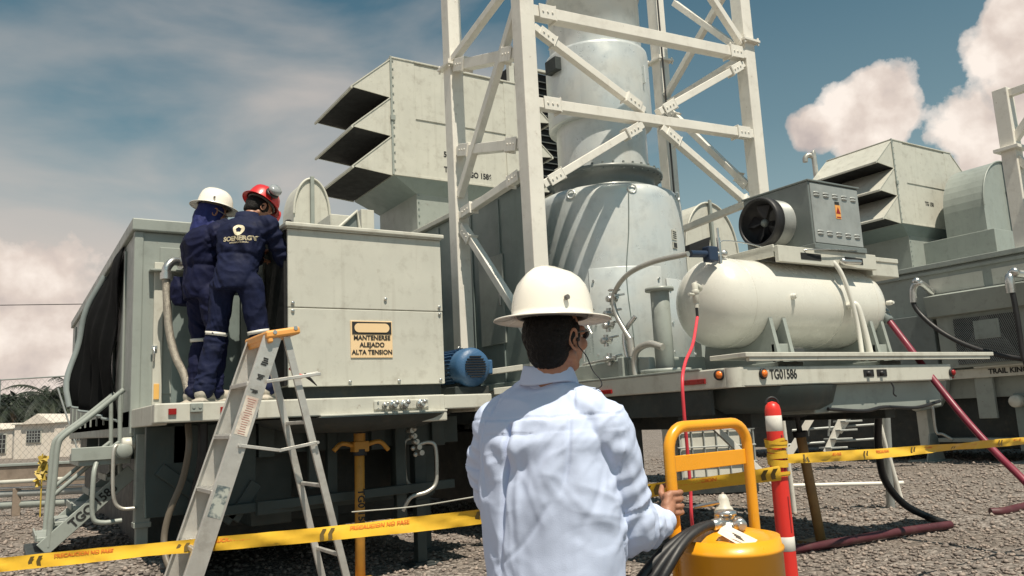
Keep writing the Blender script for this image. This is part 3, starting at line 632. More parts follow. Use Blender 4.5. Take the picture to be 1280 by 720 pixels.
# intake housing: hooded box on a narrower duct
def intake(x0, y0, label, txt):
    w, d, z0, z1 = 2.15, 1.52, 4.62, 6.36
    t = thing('air_intake', label, 'air intake', (x0+w/2, y0, 3.6), 'hooded air intakes')
    g = G(); g.box(x0, x0+w, y0, y0+d, z0, z1, .008); g.build('housing', cream, t)
    g = G(); g.box(x0-.006, x0+.36, y0-.018, y0, z0, z1+.01, .004); g.box(x0+w-.26, x0+w+.004, y0-.018, y0, z0, z1+.01, .004)
    g.box(x0+.36, x0+w-.26, y0-.014, y0, z0, z0+.035, .003); g.box(x0+.36, x0+w-.26, y0-.014, y0, 5.50, z1-.04, .003); g.box(x0-.02, x0+w+.02, y0-.03, y0+d, z1, z1+.025, .004)
    g.build('flange', cream, t)
    g = G()
    for k in range(14): g.cyl((x0+.015, y0-.018, z0+.08+.125*k), (x0+.015, y0-.03, z0+.08+.125*k), .011, 6)
    g.box(x0-.03, x0+.0, y0-.03, y0-.01, z0, z1+.03, .003); g.box(x0-.04, x0+.03, y0-.045, y0-.018, 5.42, 5.5, .004)
    g.build('bolt_strip', grey2, t)
    for sg in (-1, 1):
        xb = x0-.012 if sg < 0 else x0+w+.012
        for k in range(3):
            top = z1-.02-.575*k; out = xb+sg*.60; zo = top-.52; zb = top-.58
            th = .014
            g = G()
            g.poly([(xb, y0-.01, top), (out, y0-.01, zo), (xb, y0-.01, zb)], (0, 1, 0), th)
            g.poly([(xb, y0+d-th, top), (out, y0+d-th, zo), (xb, y0+d-th, zb)], (0, 1, 0), th)
            g.poly([(xb, y0-.02, top), (out, y0-.02, zo), (out, y0+d+.01, zo), (xb, y0+d+.01, top)], (sg*.52, 0, .6), th)
            g.bar((out, y0-.02, zo-.01), (out, y0+d+.01, zo-.01), .03, .035, bev=.003)
            h = g.build('hood', cream, t)
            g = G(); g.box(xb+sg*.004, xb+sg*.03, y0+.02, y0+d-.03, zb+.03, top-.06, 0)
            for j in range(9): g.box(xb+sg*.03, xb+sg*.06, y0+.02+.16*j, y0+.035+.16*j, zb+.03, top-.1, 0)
            # black sheet under the hood, painting its inside as shaded
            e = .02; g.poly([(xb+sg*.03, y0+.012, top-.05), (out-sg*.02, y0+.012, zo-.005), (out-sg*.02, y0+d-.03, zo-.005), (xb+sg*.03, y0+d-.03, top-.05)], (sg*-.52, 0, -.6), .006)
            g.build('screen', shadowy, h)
            g = G(); g.poly([(xb+sg*.01, y0+.01, zb+.012), (out-sg*.02, y0+.01, zo-.004), (out-sg*.02, y0+d-.03, zo-.004), (xb+sg*.01, y0+d-.03, zb+.012)], (0, 0, 1), .006); g.build('shade_panel', shadowy, h)  # black panel across the opening, painting the dark underside of the hood
    g = G(); a0, a1 = x0+.40, x0+w-.10; g.box(a0, a1, y0+.12, y0+d-.05, 3.50, 4.55, .008); g.build('duct', grey2, t)
    g = G()
    g.add([(x0, y0, z0), (x0+w, y0, z0), (x0+w, y0+d, z0), (x0, y0+d, z0), (a0, y0+.12, 4.42), (a1, y0+.12, 4.42), (a1, y0+d-.05, 4.42), (a0, y0+d-.05, 4.42)], [(0, 1, 5, 4), (1, 2, 6, 5), (2, 3, 7, 6), (3, 0, 4, 7)])
    for k in range(9): g.cyl((a0+.03, y0+.12, 3.7+.1*k), (a0+.03, y0+.108, 3.7+.1*k), .011, 6)
    g.build('transition', grey, t)
    for s_, xo, zo in txt: letters(s_, .085, (x0+xo, y0-.0005, zo), EX, EZ, ink, t, bold=.004, sx=.85, name='housing_lettering')
    return t
intake(4.52, 10.0, 'left hooded air intake seen behind the lattice tower', [('50', .80, 5.03), ('T', .80, 4.80), ('TGO 1586', 1.16, 4.77)])
lz0, lz1 = hy(675, 232, 11.6).z, hy(675, 92, 11.6).z; lx0, lx1 = hy(640, 160, 11.6).x, hy(712, 160, 11.6).x
lv = thing('louvre_filter', 'dark louvred filter bank between the near tower leg and the stack', 'filter bank', (lx0, 11.6, lz0))
g = G(); g.box(lx0, lx1, 11.62, 12.8, lz0, lz1, .01); g.build('case', shadowy, lv)
g = G()
for k in range(16): z = lz0+.06+(lz1-lz0-.1)*k/16; g.bar((lx0+.04, 11.59, z), (lx1-.04, 11.59, z), .012, .075, up=(0, .8, .6))
g.build('louvre_blades', dark, lv)
g = G(); g.box(lx0+.05, lx1-.05, 11.7, 12.75, 0, lz0, .01); g.build('support', grey, lv)
g = G(); g.box(lx0-.05, lx0+.06, 11.52, 11.62, lz0-.1, lz1+.05, .006); g.box(lx0+.061, lx1, 11.53, 11.62, lz1, lz1+.05, .006); g.build('frame', cream, lv)
intake(15.1, 9.0, 'right hooded air intake beside the arched grey cowl', [('TG 150', .95, 5.12)])
eC = thing('turbine_enclosure', 'long grey enclosure under the right hand air intake', 'enclosure', (15.6, 9, 1.45), 'turbine enclosures')
g = G(); g.box(14.15, 18.5, 4.2, 13, 1.6, 3.44, .01); g.build('wall', grey2, eC)
g = G(); g.box(14.08, 18.6, 4.1, 13, 3.44, 3.53, .01); g.box(14.11, 18.55, 4.1, 13, 3.34, 3.40, .006); g.build('roof', grey2, eC)
for y in (4.9, 6.0, 7.1):
    g = G(); g.box(14.135, 14.155, y, y+.95, 2.98, 3.26, .004); g.build('panel', cream, eC)
# arched cowls
def cowl(x, y, z0, w, d, h, label, txt=None, m_=cream):
    t = thing('arched_cowl', label, 'cowl', (x, y, z0), 'arched vent cowls')
    P = [(x-w/2, y, z0)]; n = 22
    for k in range(n+1): a = math.pi*(1-k/n); P.append((x+w/2*math.cos(a), y, z0+h*.35+h*.65*math.sin(a)))
    P.append((x+w/2, y, z0)); g = G(); g.poly(P, (0, 1, 0), d); g.build('shell', m_, t)
    g = G(); g.tube([(p_[0], y-.01, p_[2]) for p_ in P[1:-1]], .018, 8); g.box(x-w/2-.05, x+w/2+.05, y-.04, y+.04, z0, z0+.05, .005); g.build('rim', m_, t)
    g = G(); g.box(x-.03, x+.02, y-.06, y-.02, z0, z0+h*1.03, .004); g.build('stay', grey2, t)
    if txt: letters(txt, .1, (x-.05, y-.012, z0+h*.55), EX, EZ, ink, t, bold=.004, sx=.9, name='cowl_lettering')
    return t
q = hd(390, 284, 10.9); ca_ = cowl(q.x, q.y, q.z-.1, .50, .5, .78, 'pale arched cowl peeping over the warning box lid', None)
g = G(); g.box(q.x-.24, min(3.38, q.x+.24), q.y+.01, q.y+.45, 2.88, q.z-.1, .005); g.build('plinth', grey2, ca_)
g = G(); q2 = hd(432, 284, 10.2); g.box(q2.x-.2, q2.x+.3, q2.y, q2.y+.5, 2.88, q2.z+.16, .01); solo(g, 'vent_box', cream, (q2.x, q2.y, q2.z-.6), 'small pale box beside the left arched cowl', 'vent')
q = hd(892, 330, 12.6); cb_ = cowl(q.x, q.y, q.z-.25, 1.15, .6, 1.24, 'cream arched cowl between the silver stack and the fan cabinet', None)
g = G(); g.box(q.x-.4, q.x+.4, q.y+.02, q.y+.58, 0, q.z-.25, .006); g.build('plinth', grey2, cb_)
cw = cowl(17.1, 7.9, 4.28, 1.9, .8, 1.55, 'grey arched cowl right of the right hooded intake', 'TGO 1540', grey2)
g = G(); g.box(16.0, 18.4, 7.7, 9.2, 3.5, 4.3, .01); solo(g, 'plenum_box', grey2, (17, 7.9, 3.5), 'low grey plenum box carrying the right arched cowl', 'plenum')
# small windowed hood behind the box (dark triangle) and duct piece
g = G(); g.poly([hy(424, 284, 8), hy(446, 264, 8), hy(450, 284, 8)], (0, 1, 0), .02); g.build
wv = thing('wedge_vent', 'small dark wedge vent behind the warning box lid', 'vent', hy(446, 300, 8)); g.build('wedge_side', slate, wv)
g = G(); g.tube([hy(424, 284, 7.98), hy(446, 264, 7.98), hy(450, 290, 7.98)], .02); g.box(hy(452, 284, 8).x, hy(468, 284, 8).x, 8, 8.3, 2.88, hy(460, 262, 8).z, .005); g.build('frame', cream, wv)

# exhaust stack
SX, SY = 5.66, 6.80
st = thing('exhaust_stack', 'tall silver grey exhaust stack rising inside the lattice tower', 'exhaust stack', (SX, SY, DZ))
g = G(); g.rev((SX, SY, 0), [(.0, 1.62), (.80, 1.62), (.825, 1.66), (.83, 2.6), (.828, 3.38), (.815, 3.45), (.785, 3.50), (.72, 3.535), (.60, 3.56)], seg=64)
g.rev((SX, SY, 0), [(.70, 1.45), (.70, 1.62)], seg=48); g.build('lower_drum', stackm, st)
g = G(); g.rev((SX, SY, 0), [(.60, 3.56), (.58, 3.60), (.56, 3.66), (.57, 3.72), (.64, 3.73), (.655, 3.745), (.655, 3.775), (.60, 3.785), (.52, 3.785)], seg=56); g.build('neck_flange', slate, st)
g = G(); g.cyl((SX+.635, SY, 3.72), (SX+.635, SY, 3.80), .013, 6); fb0 = g.build('flange_bolt', slate, st)
for k in range(1, 36):
    c_ = fb0.copy(); COL.objects.link(c_); c_.rotation_euler.z = k*math.pi/18
g = G(); g.rev((SX, SY, 0), [(.51, 3.78), (.51, 4.40)], seg=56); g.build('lower_pipe', stackm, st)
g = G(); g.rev((SX, SY, 0), [(.51, 4.36), (.585, 4.36), (.59, 4.38), (.59, 5.17), (.585, 5.20), (.53, 5.22)], seg=56); g.box(SX+.18, SX+.20, SY-.60, SY-.55, 4.75, 4.95, .003); g.build('sleeve', stackm, st)
g = G(); g.rev((SX, SY, 0), [(.53, 5.20), (.53, 5.90), (.545, 5.9), (.545, 5.96), (.53, 5.96), (.53, 8.0), (.5, 8.0), (.5, 5.5)], seg=56); g.build('upper_pipe', stackm, st)
g = G(); g.rev((SX, SY, 0), [(.834, 1.64), (.838, 1.645), (.838, 2.62), (.834, 2.63)], seg=20, a0=R(215), a1=R(268)); g.rev((SX, SY, 0), [(.834, 1.64), (.84, 1.645), (.84, 2.50), (.834, 2.51)], seg=20, a0=R(272), a1=R(315)); g.build('cover_panel', stackm, st)
for a_ in (218, 265, 275, 312):
    for z in (1.75, 2.05, 2.5 if a_ < 270 else 2.4): g = G(); g.cyl((SX+.83*math.cos(R(a_)), SY+.83*math.sin(R(a_)), z), (SX+.855*math.cos(R(a_)), SY+.855*math.sin(R(a_)), z), .012, 8); g.build('panel_bolt', steel, st)
a_ = R(262)
for z0_, z1_, w_ in ((2.93, 3.04, .09), (2.84, 2.91, .085)):
    c = Vector((SX+.834*math.cos(a_+.42), SY+.834*math.sin(a_+.42), (z0_+z1_)/2)); nrm = Vector((math.cos(a_+.42), math.sin(a_+.42), 0)); tg = EZ.cross(nrm)
    g = G(); g.frame(c, tg, nrm, EZ, w_, .008, z1_-z0_, .001); q = g.build('data_plate', cream, st)
    g = G()
    for j in range(4): g.frame(c+nrm*.005+EZ*(z1_-z0_)*(.3-.2*j), tg, nrm, EZ, w_*.75, .002, .010, 0)
    g.build('plate_print', ink, q)
for a_ in (R(250), R(300), R(205), R(160)):
    c = Vector((SX+.80*math.cos(a_), SY+.80*math.sin(a_), 3.44)); tg = Vector((-math.sin(a_), math.cos(a_), 0)); nr = Vector((math.cos(a_), math.sin(a_), 0))
    g = G(); g.tube([c+tg*.045*math.cos(t*math.pi/5)+EZ*.045*math.sin(t*math.pi/5)+nr*.025 for t in range(11)], .011); g.build('lifting_lug', stackm, st)
g = G(); g.box(SX-.66, SX-.50, SY-.1, SY+.1, 4.95, 5.10, .005); g.build('guide_bracket', dark, st); g = G(); g.box(SX+.50, SX+.66, SY-.1, SY+.1, 4.95, 5.10, .005); g.build('guide_bracket', dark, st)
g = G(); g.tube([Vector((SX+.835*math.cos(R(247)), SY+.835*math.sin(R(247)), 3.4)), Vector((SX+.836*math.cos(R(245)), SY+.836*math.sin(R(245)), 3.0)), Vector((SX+.84*math.cos(R(241)), SY+.84*math.sin(R(241)), 2.5)), Vector((SX+.84*math.cos(R(243)), SY+.84*math.sin(R(243)), 1.9))], .005, 5, res=6); g.build('weld_line', grey, st)

# lattice tower
tw = thing('lattice_tower', 'cream bolted lattice tower standing around the silver stack', 'tower', (5.6, 6.6, DZ), 'lattice towers round the stacks')
NL, BL, NR_, BR_ = (4.03, 5.87), (4.03, 7.28), (7.13, 5.87), (7.17, 7.3)
for (x, y) in (NL, BL, NR_, BR_):
    g = G(); g.box(x-.08, x+.08, y-.08, y+.08, DZ, 8.6, .008); lg = g.build('leg', creamp, tw)
    zj = 5.32 if (x, y) in (NR_,) else 4.98 if (x, y) == BL else 5.7
    g = G(); g.box(x-.13, x+.13, y-.13, y+.13, zj, zj+.03, .003); g.box(x-.14, x+.14, y-.14, y+.14, DZ, DZ+.03, .003)
    for dx in (-.11, .11):
        for dy in (-.11, .11): g.cyl((x+dx, y+dy, zj-.03), (x+dx, y+dy, zj+.06), .013, 6)
    g.build('splice_plate', creamp, lg)
def beam(a, b, w=.10, d=.10, plate=True, nm='beam'):
    g = G(); g.bar(a, b, w, d, bev=.005); o = g.build(nm, creamp, tw)
    if plate:
        a = Vector(a); b = Vector(b); dr = (b-a).normalized(); side = EY if abs(dr.y) < abs(dr.x) or abs(dr.z) > .9 else EX
        for q, s_ in ((a, 1), (b, -1)):
            g = G(); c = q+dr*s_*.16; g.frame(c-side*(d/2+.010), dr, side, dr.cross(side), .19, .010, w+.03, .003)
            g.frame(c+dr*s_*.10, side, dr, dr.cross(side), d+.03, .012, w+.05, .003)
            for k in (-.055, 0, .055): g.cyl(c+dr*k-side*(d/2+.012), c+dr*k-side*(d/2+.024), .010, 6)
            g.build('gusset', creamp, o)
    return o
fy = NL[1]-.02
beam((4.1, fy, 4.99), (7.06, fy, 5.17), .115, .115); beam((4.1, fy, 4.07), (7.06, fy, 4.21), .10, .10)
mid = (5.55, fy, 4.14)
dg = [((4.12, 4.84), (5.45, 4.22)), ((5.65, 4.24), (7.03, 5.05)), ((4.12, 3.28), (5.40, 4.06)), ((5.66, 4.07), (7.03, 3.30)), ((7.03, 5.3), (6.2, 6.2))]
for k, (a, b) in enumerate(dg): beam((a[0], fy-.005*k, a[1]), (b[0], fy-.005*k, b[1]), .074, .074, k < 4, 'brace')
lx = NL[0]
beam((lx, 7.2, 4.98), (lx, 5.95, 4.6), .11, .11); beam((lx, 7.2, 4.02), (lx, 5.95, 3.7), .10, .10)
for k, (a, b) in enumerate((((7.2, 5.06), (5.95, 5.36)), ((7.2, 3.52), (5.95, 5.05)), ((7.2, 3.31), (5.95, 3.42)), ((7.2, 3.20), (5.95, 1.85)))): beam((lx+.01*k-.03, a[0], a[1]), (lx+.01*k-.03, b[0], b[1]), .076, .076, k in (2, 3), 'brace')
rx = NR_[0]+.01
for k, (a, b) in enumerate((((7.2, 5.05), (5.95, 3.60)), ((6.9, 6.35), (5.98, 5.35)), ((6.0, 6.15), (7.2, 5.2)), ((7.2, 3.40), (5.95, 3.48)), ((7.2, 5.1), (5.95, 5.2)))): beam((rx+.012*k-.03, a[0], a[1]), (rx+.012*k-.03, b[0], b[1]), .074, .074, k == 0, 'brace')
by_ = BL[1]
for k, (a, b) in enumerate((((4.12, 4.9), (7.1, 4.95)), ((4.12, 4.88), (5.0, 4.45)), ((4.12, 3.4), (5.3, 4.0)), ((4.12, 6.0), (7.1, 6.05)), ((7.1, 3.45), (6.0, 4.2)), ((4.12, 4.0), (7.1, 4.0)))): beam((a[0], by_+.72*0+.012*k, a[1]), (b[0], by_+.012*k, b[1]), .085, .085, False, 'brace') if k in () else None
g = G(); g.tube([(7.10, 7.18, 8.5), (7.09, 7.17, 6), (7.10, 7.17, 4.2), (7.09, 7.16, 3.4)], .012); g.build('earth_cable', black, tw)
# background tower at far right
tC = thing('lattice_tower', 'cream tower leg and braces cut by the right edge', 'tower', hx(1275, 300, 14.3), 'lattice towers round the stacks')
for (px, dy) in ((1266, 0), (1330, 0)):
    p = hx(px, 200, 14.3); g = G(); g.box(p.x-.12, p.x+.12, p.y-.12, p.y+.12, 3.4, 6.3, .01); lg = g.build('leg', creamp, tC)
    g = G(); g.box(p.x-.2, p.x+.2, p.y-.2, p.y+.2, 5.2, 5.26, .004); g.build('splice_plate', creamp, lg)
p = hx(1266, 200, 14.3); p2 = hx(1330, 200, 14.3)
for (z0_, z1_) in ((6.2, 6.2), (5.15, 4.2), (4.0, 4.9), (5.3, 6.1)):
    g = G(); g.bar((p.x, p.y, z0_), (p2.x, p2.y, z1_), .12, .12); g.build('brace', creamp, tC)
# hooked vent pipe
q = hx(1021, 228, 14.75); g = G(); g.tube([Vector((q.x, q.y, 3.45)), q+EZ*.45, q+EZ*.58+r0*-.04, q+EZ*.62+r0*-.12, q+EZ*.56+r0*-.19, q+EZ*.47+r0*-.2], .055, res=5, seg=14); solo(g, 'vent_pipe', pipem, Vector((q.x, q.y, 3.45)), 'small hooked vent pipe above the roof left of the right intake', 'pipe')

# blue motor
mo = thing('electric_motor', 'dark blue ribbed electric motor beside the warning cabinet', 'motor', (3.5, 6.2, 1.39))
mx_, mz = 3.47, 1.635
g = G(); g.rev((mx_, 6.08, mz), [(.0, .0), (.10, .0), (.155, .02), (.172, .06), (.172, .16)], (0, 1, 0), 36)
g.rev((mx_, 6.08, mz), [(.160, .16), (.160, .62), (.0, .64)], (0, 1, 0), 36)
for k in range(30): a = k*math.pi/15; g.frame(Vector((mx_+.166*math.cos(a), 6.47, mz+.166*math.sin(a))), Vector((math.cos(a), 0, math.sin(a))), EY, Vector((-math.sin(a), 0, math.cos(a))), .03, .42, .006, 0)
g.build('housing', motorm, mo)
g = G()
for k in range(-4, 5):
    hw = math.sqrt(max(.0, .105**2-(k*.022)**2)); g.box(mx_-hw, mx_+hw, 6.066, 6.078, mz+k*.022-.005, mz+k*.022+.005, .001)
g.build('fan_grille', shadowy, mo)
g = G(); g.box(mx_+.13, mx_+.25, 6.2, 6.4, mz-.06, mz+.07, .012); g.build('terminal_box', motorm, mo)
g = G(); g.box(mx_-.17, mx_+.17, 6.15, 6.65, 1.39, 1.47, .008); g.box(mx_-.12, mx_+.12, 6.2, 6.6, 1.47, 1.50, .004); g.build('base', dark, mo)
g = G(); g.tube([(mx_+.02+.014*math.cos(t*math.pi/4), 6.4, mz+.188+.014*math.sin(t*math.pi/4)) for t in range(9)], .006); g.build('lifting_eye', steel, mo)
g = G(); g.bar((3.74, 6.3, 1.60), (4.3, 5.85, 1.66), .05, .05); g.bar((3.75, 6.25, 1.42), (4.25, 5.9, 1.45), .08, .06); solo(g, 'rail', cream, (3.9, 6.2, 1.4), 'short cream rail running right of the blue motor', 'rail')
# gangway between the trailers (grey base behind the man)
g = G(); g.box(4.28, 4.9, 4.75, 6.0, 1.465, 1.60, .01); g.box(4.22, 4.5, 5.0, 5.06, 1.46, 1.62, .004); solo(g, 'stack_plinth', grey2, (4.6, 5.4, 1.465), 'flat grey green plinth at the foot of the silver stack', 'plinth')

# pressure vessel
ve = thing('pressure_vessel', 'large cream horizontal pressure vessel on saddles', 'tank', (5.7, 4.5, DZ))
vy, vz, vr = 4.52, 2.015, .365
g = G(); pr2 = [(0, 4.58)]
for k in range(1, 9): a = k*math.pi/16; pr2.append((vr*math.sin(a)**.85, 4.58+.27*(1-math.cos(a))))
pr2 += [(vr, 4.86), (vr, 6.50)]
for k in range(7, -1, -1): a = k*math.pi/16; pr2.append((vr*math.sin(a)**.85, 6.77-.27*(1-math.cos(a))))
g.rev((0, vy, vz), [(r_, h) for r_, h in pr2], (1, 0, 0), 64); g.build('shell', tankm, ve)
g = G(); g.rev((5.97, vy, vz), [(vr, 0), (vr+.004, .001), (vr+.004, .014), (vr, .015)], (1, 0, 0), 64); g.rev((4.90, vy, vz), [(vr, 0), (vr+.003, .001), (vr+.003, .008), (vr, .01)], (1, 0, 0), 64); g.rev((6.46, vy, vz), [(vr, 0), (vr+.003, .001), (vr+.003, .008), (vr, .01)], (1, 0, 0), 64); g.build('weld_band', tankm, ve)
for x in (5.05, 6.35):
    g = G(); P = [(x, vy-.40, DZ+.05), (x, vy+.4, DZ+.05)]+[(x, vy+vr*1.01*math.cos(a), vz-vr*1.01*math.sin(a)) for a in [math.pi*(.14+.72*k/14) for k in range(15)]]
    g.poly(P, (1, 0, 0), .04); g.poly([(p_[0]+.16, p_[1], p_[2]) for p_ in P], (1, 0, 0), .04); g.box(x-.05, x+.25, vy-.42, vy+.42, DZ-.005, DZ+.055, .005); g.box(x, x+.2, vy-.36, vy-.33, DZ+.05, DZ+.2, .004); g.build('saddle', grey2, ve)
for (x, z, r_) in ((5.32, 2.03, .024), (6.62, 2.02, .022)):
    yy = vy-math.sqrt(vr**2-(z-vz)**2); g = G(); g.cyl((x, yy+.02, z), (x, yy-.03, z), r_, 14, bev=.004); g.cyl((x, yy-.03, z), (x, yy-.045, z), r_*.6, 8); g.build('plug', tankm, ve)
# drain pipes on the front
g = G(); yf = vy-vr-.03
g.tube([(5.93, yf+.08, 2.33), (5.90, yf+.05, 2.36), (5.94, yf+.0, 2.25), (6.0, yf-.03, 2.0), (6.03, yf-.04, 1.75), (6.01, yf-.06, 1.5)], .020, res=6); g.build('pipe', tankm, ve)
g = G(); g.tube([(6.03, yf+.04, 1.97), (6.06, yf-.02, 1.98), (6.09, yf-.04, 1.85), (6.15, yf-.05, 1.5)], .028, res=6); g.build('pipe', tankm, ve)
# outlet neck on the left end and tee with the red hose
g = G(); g.cyl((4.42, 4.72, DZ), (4.42, 4.72, 2.14), .075, 28, bev=.01); g.rev((4.42, 4.72, 2.12), [(.075, 0), (.115, .005), (.115, .03), (.075, .035), (0, .035)], seg=28); g.rev((4.42, 4.72, DZ+.02), [(.10, .0), (.2, .0), (.2, .03), (.10, .035)], seg=28); g.build('outlet_pot', grey2, ve)
tq = hy(871, 388, 4.30); ta = Vector((tq.x, 4.30, 0)); g = G(); g.cyl(ta+EZ*2.10+Vector((.14, .09, 0)), ta+EZ*2.10, .028, 14, bev=.006); g.cyl(ta+EZ*2.12, ta+EZ*1.97, .024, 12, bev=.004); g.cyl(ta+EZ*1.97, ta+EZ*1.93, .017, 8); g.cyl(ta+EZ*2.03, ta+EZ*2.03+Vector((-.09, -.02, 0)), .011, 8); g.ball(ta+EZ*2.05, .032, 10); g.build('tap', cream, ve)
g = G(); g.tube([ta+EZ*1.94, ta+EZ*1.86], .011); g.build('nipple', black, ve)
# cluster of valves between stack and vessel
vc = thing('valve_cluster', 'tangle of pipes and valves at the left end of the vessel', 'valves', (4.25, 5.0, DZ))
g = G(); rr = random.Random(2)
for (x, y, z) in ((4.28, 5.15, 2.12), (4.28, 5.2, 2.0), (4.26, 5.2, 1.9), (4.27, 5.25, 1.78), (4.27, 5.22, 1.62)):
    g.cyl((x-.05, y, z), (x+.05, y, z), .028, 12, bev=.005); g.cyl((x, y, z-.05), (x, y, z+.05), .020, 10); g.cyl((x, y, z), (x-.02, y-.10, z), .014, 8); g.bar((x-.06, y-.10, z+.01), (x+.05, y-.11, z+.03), .008, .02)
g.rev((4.27, 5.1, 2.18), [(.045, 0), (.055, .008), (.045, .016)], (0, 0, 1), 16)
g.tube([(4.2, 5.35, 1.85), (4.2, 5.45, 2.0), (4.2, 5.46, 2.04), (4.2, 5.3, 2.05)], .009, res=1); g.tube([(4.2, 5.46, 2.03), (4.2, 5.47, 1.62)], .009); g.tube([(4.2, 5.5, 1.6), (4.22, 5.1, 1.62)], .012)
g.tube([(4.3, 5.0, 1.5), (4.3, 5.05, 1.8), (4.35, 4.95, 1.95)], .02, res=4)
g.build('valve_bodies', steel, vc)
g = G(); g.tube([(4.30, 4.25, 2.33), (4.26, 4.6, 2.33), (4.25, 4.9, 2.28), (4.25, 5.08, 2.15), (4.25, 5.08, 2.0), (4.26, 5.0, 1.85), (4.26, 4.93, 1.76)], .021, res=8); g.build('steel_hose', pipem, vc)
g = G(); g.tube([(4.26, 4.93, 1.77), (4.26, 4.92, 1.62)], .03, 12); g.tube([(4.26, 4.88, 1.38), (4.26, 4.9, 1.55), (4.26, 4.86, 1.66), (4.27, 4.72, 1.70), (4.28, 4.58, 1.66)], .027, res=6); g.build('braided_bend', pipem, vc)
# fittings on top of the vessel
ft = thing('hose_fitting', 'dark valve block and fittings on top left of the vessel', 'fitting', (4.6, 4.4, 2.35))
g = G(); c = hy(888, 318, 4.35); g.frame(c, EX, EY, EZ, .10, .08, .12, .01); g.cyl(c+Vector((-.22, 0, -.01)), c+Vector((-.04, 0, 0)), .028, 12); g.build('valve_block', mat('dark_blue_valve', (.02, .035, .07), .4, var=.2), ft)
g = G(); c2 = hy(878, 300, 4.35); g.poly([hy(862, 306, 4.4), hy(888, 296, 4.4), hy(886, 314, 4.4), hy(862, 320, 4.4)], (0, 1, 0), .05); g.build('bracket', shadowy, ft)
g = G(); g.cyl(c+Vector((.05, 0, 0)), c+Vector((.20, .03, .03)), .022, 12, bev=.004); g.ball(c+Vector((.17, .02, .02)), .035, 10); q = hy(900, 322, 4.35); g.cyl(q-EZ*.06, q+EZ*.16, .016, 10); g.cyl(q+EZ*.16, q+EZ*.24, .009, 8)
g.tube([q+EZ*.1, q+Vector((.06, 0, .14)), q+Vector((.35, -.02, .13)), hy(985, 318, 4.3), hy(1010, 312, 4.13), hy(1072, 312, 4.12)], .0055, 6, res=4); g.build('brass_fitting', steel, ft)
# fan cabinet
fb_ = thing('fan_cabinet', 'slate grey fan cabinet with round black duct above the vessel', 'fan cabinet', (6.0, 4.2, 2.45))
fx0, fx1, fy0, fy1 = 5.66, 6.34, 4.15, 4.85
g = G(); g.box(fx0, fx1, fy0, fy1, 2.49, 3.03, .006); g.build('case', slate, fb_)
g = G(); g.box(fx0+.02, fx1-.012, fy0-.008, fy0, 2.50, 3.015, .003); fp = g.build('front_panel', galv, fb_)
g = G(); g.box(fx0-.012, fx1+.014, fy0-.016, fy1+.01, 3.03, 3.045, .003); g.build('top_trim', slate, fb_); g = G(); g.box(fx0-.012, fx1+.014, fy0-.02, fy1+.01, 2.445, 2.49, .004); g.build('base_trim', slate, fb_)
for z in (2.935, 2.60):
    for k in range(5):
        x = fx0+.09+.125*k; g = G(); g.rev((x, fy0-.006, z), [(.040, -.0), (.036, .010), (.0, .014)], (0, -1, 0), 16, sx=1, sy=.32); g.rev((x, fy0-.006, z-.022), [(.040, -.0), (.036, .010), (.0, .014)], (0, -1, 0), 16, sx=1, sy=.3); g.build('louvre', galv, fp)
g = G(); g.box(5.985, 6.045, fy0-.011, fy0-.008, 2.855, 2.88, 0); g.build('warning_label', ink, fp)
g = G(); g.box(5.985, 6.055, fy0-.011, fy0-.008, 2.73, 2.85, 0); g.build('warning_label', orange, fp)
g = G(); g.poly([(5.99, fy0-.0115, 2.775), (6.05, fy0-.0115, 2.775), (6.02, fy0-.0115, 2.835)], (0, -1, 0), .001); g.box(5.995, 6.05, fy0-.0125, fy0-.0115, 2.738, 2.748, 0); g.build('warning_triangle', lensr, fp)
cyy, czz = 4.50, 2.73; g = G(); prf = [(.20, 0)]
for k in range(9): prf += [(.208, .008+.017*k), (.182, .016+.017*k)]
g.rev((fx0, cyy, czz), prf+[(.20, .17)], (-1, 0, 0), 48); g.build('ribbed_duct', galv, fb_)
g = G(); g.rev((fx0-.15, cyy, czz), [(.205, 0), (.218, .015), (.218, .09), (.208, .105), (.192, .105), (.185, .08), (.17, -.03), (0, -.08)], (-1, 0, 0), 48); dk = g.build('duct_mouth', black, fb_)
g = G()
for k in range(5):
    g = G(); a = k*1.2566+.3; d = Vector((0, math.cos(a), math.sin(a))); s_ = Vector((0, -math.sin(a), math.cos(a))); o_ = Vector((fx0-.15, cyy, czz))
    g.add([o_+d*.03, o_+d*.16+s_*.05+EX*.03, o_+d*.16-s_*.05-EX*.03, o_+d*.1-s_*.05-EX*.02], [(0, 1, 2, 3)]); g.build('fan_blade', black, dk)  # blades coloured black to put shade into the duct mouth
g = G(); g.ball((fx0-.16, cyy, czz), .035, 12); g.build('fan_hub', slate, dk)
g = G(); g.box(5.2, 5.22, 4.2, 4.75, 2.36, 2.46, .003); g.box(5.2, 6.5, fy0, fy0+.04, 2.31, 2.445, .004); g.box(5.2, 6.9, fy0+.04, 4.85, 2.40, 2.44, .004); g.box(6.5, 6.9, fy0+.05, fy0+.3, 2.27, 2.44, .006); g.build('support_frame', cream, ve)
g = G(); g.box(5.47, 5.73, fy0-.004, fy0, 2.345, 2.40, .002); g.build('slot', shadowy, ve); g = G(); g.box(6.05, 6.3, fy0-.004, fy0, 2.345, 2.40, .002); g.build('slot', shadowy, ve)  # black plates painting the darkness of holes in the frame
g = G(); g.cyl((5.98, fy0-.03, 2.35), (6.2, fy0-.04, 2.355), .02, 10); g.ball((5.98, fy0-.03, 2.35), .032, 8); g.build('drain_valve', steel, ve)

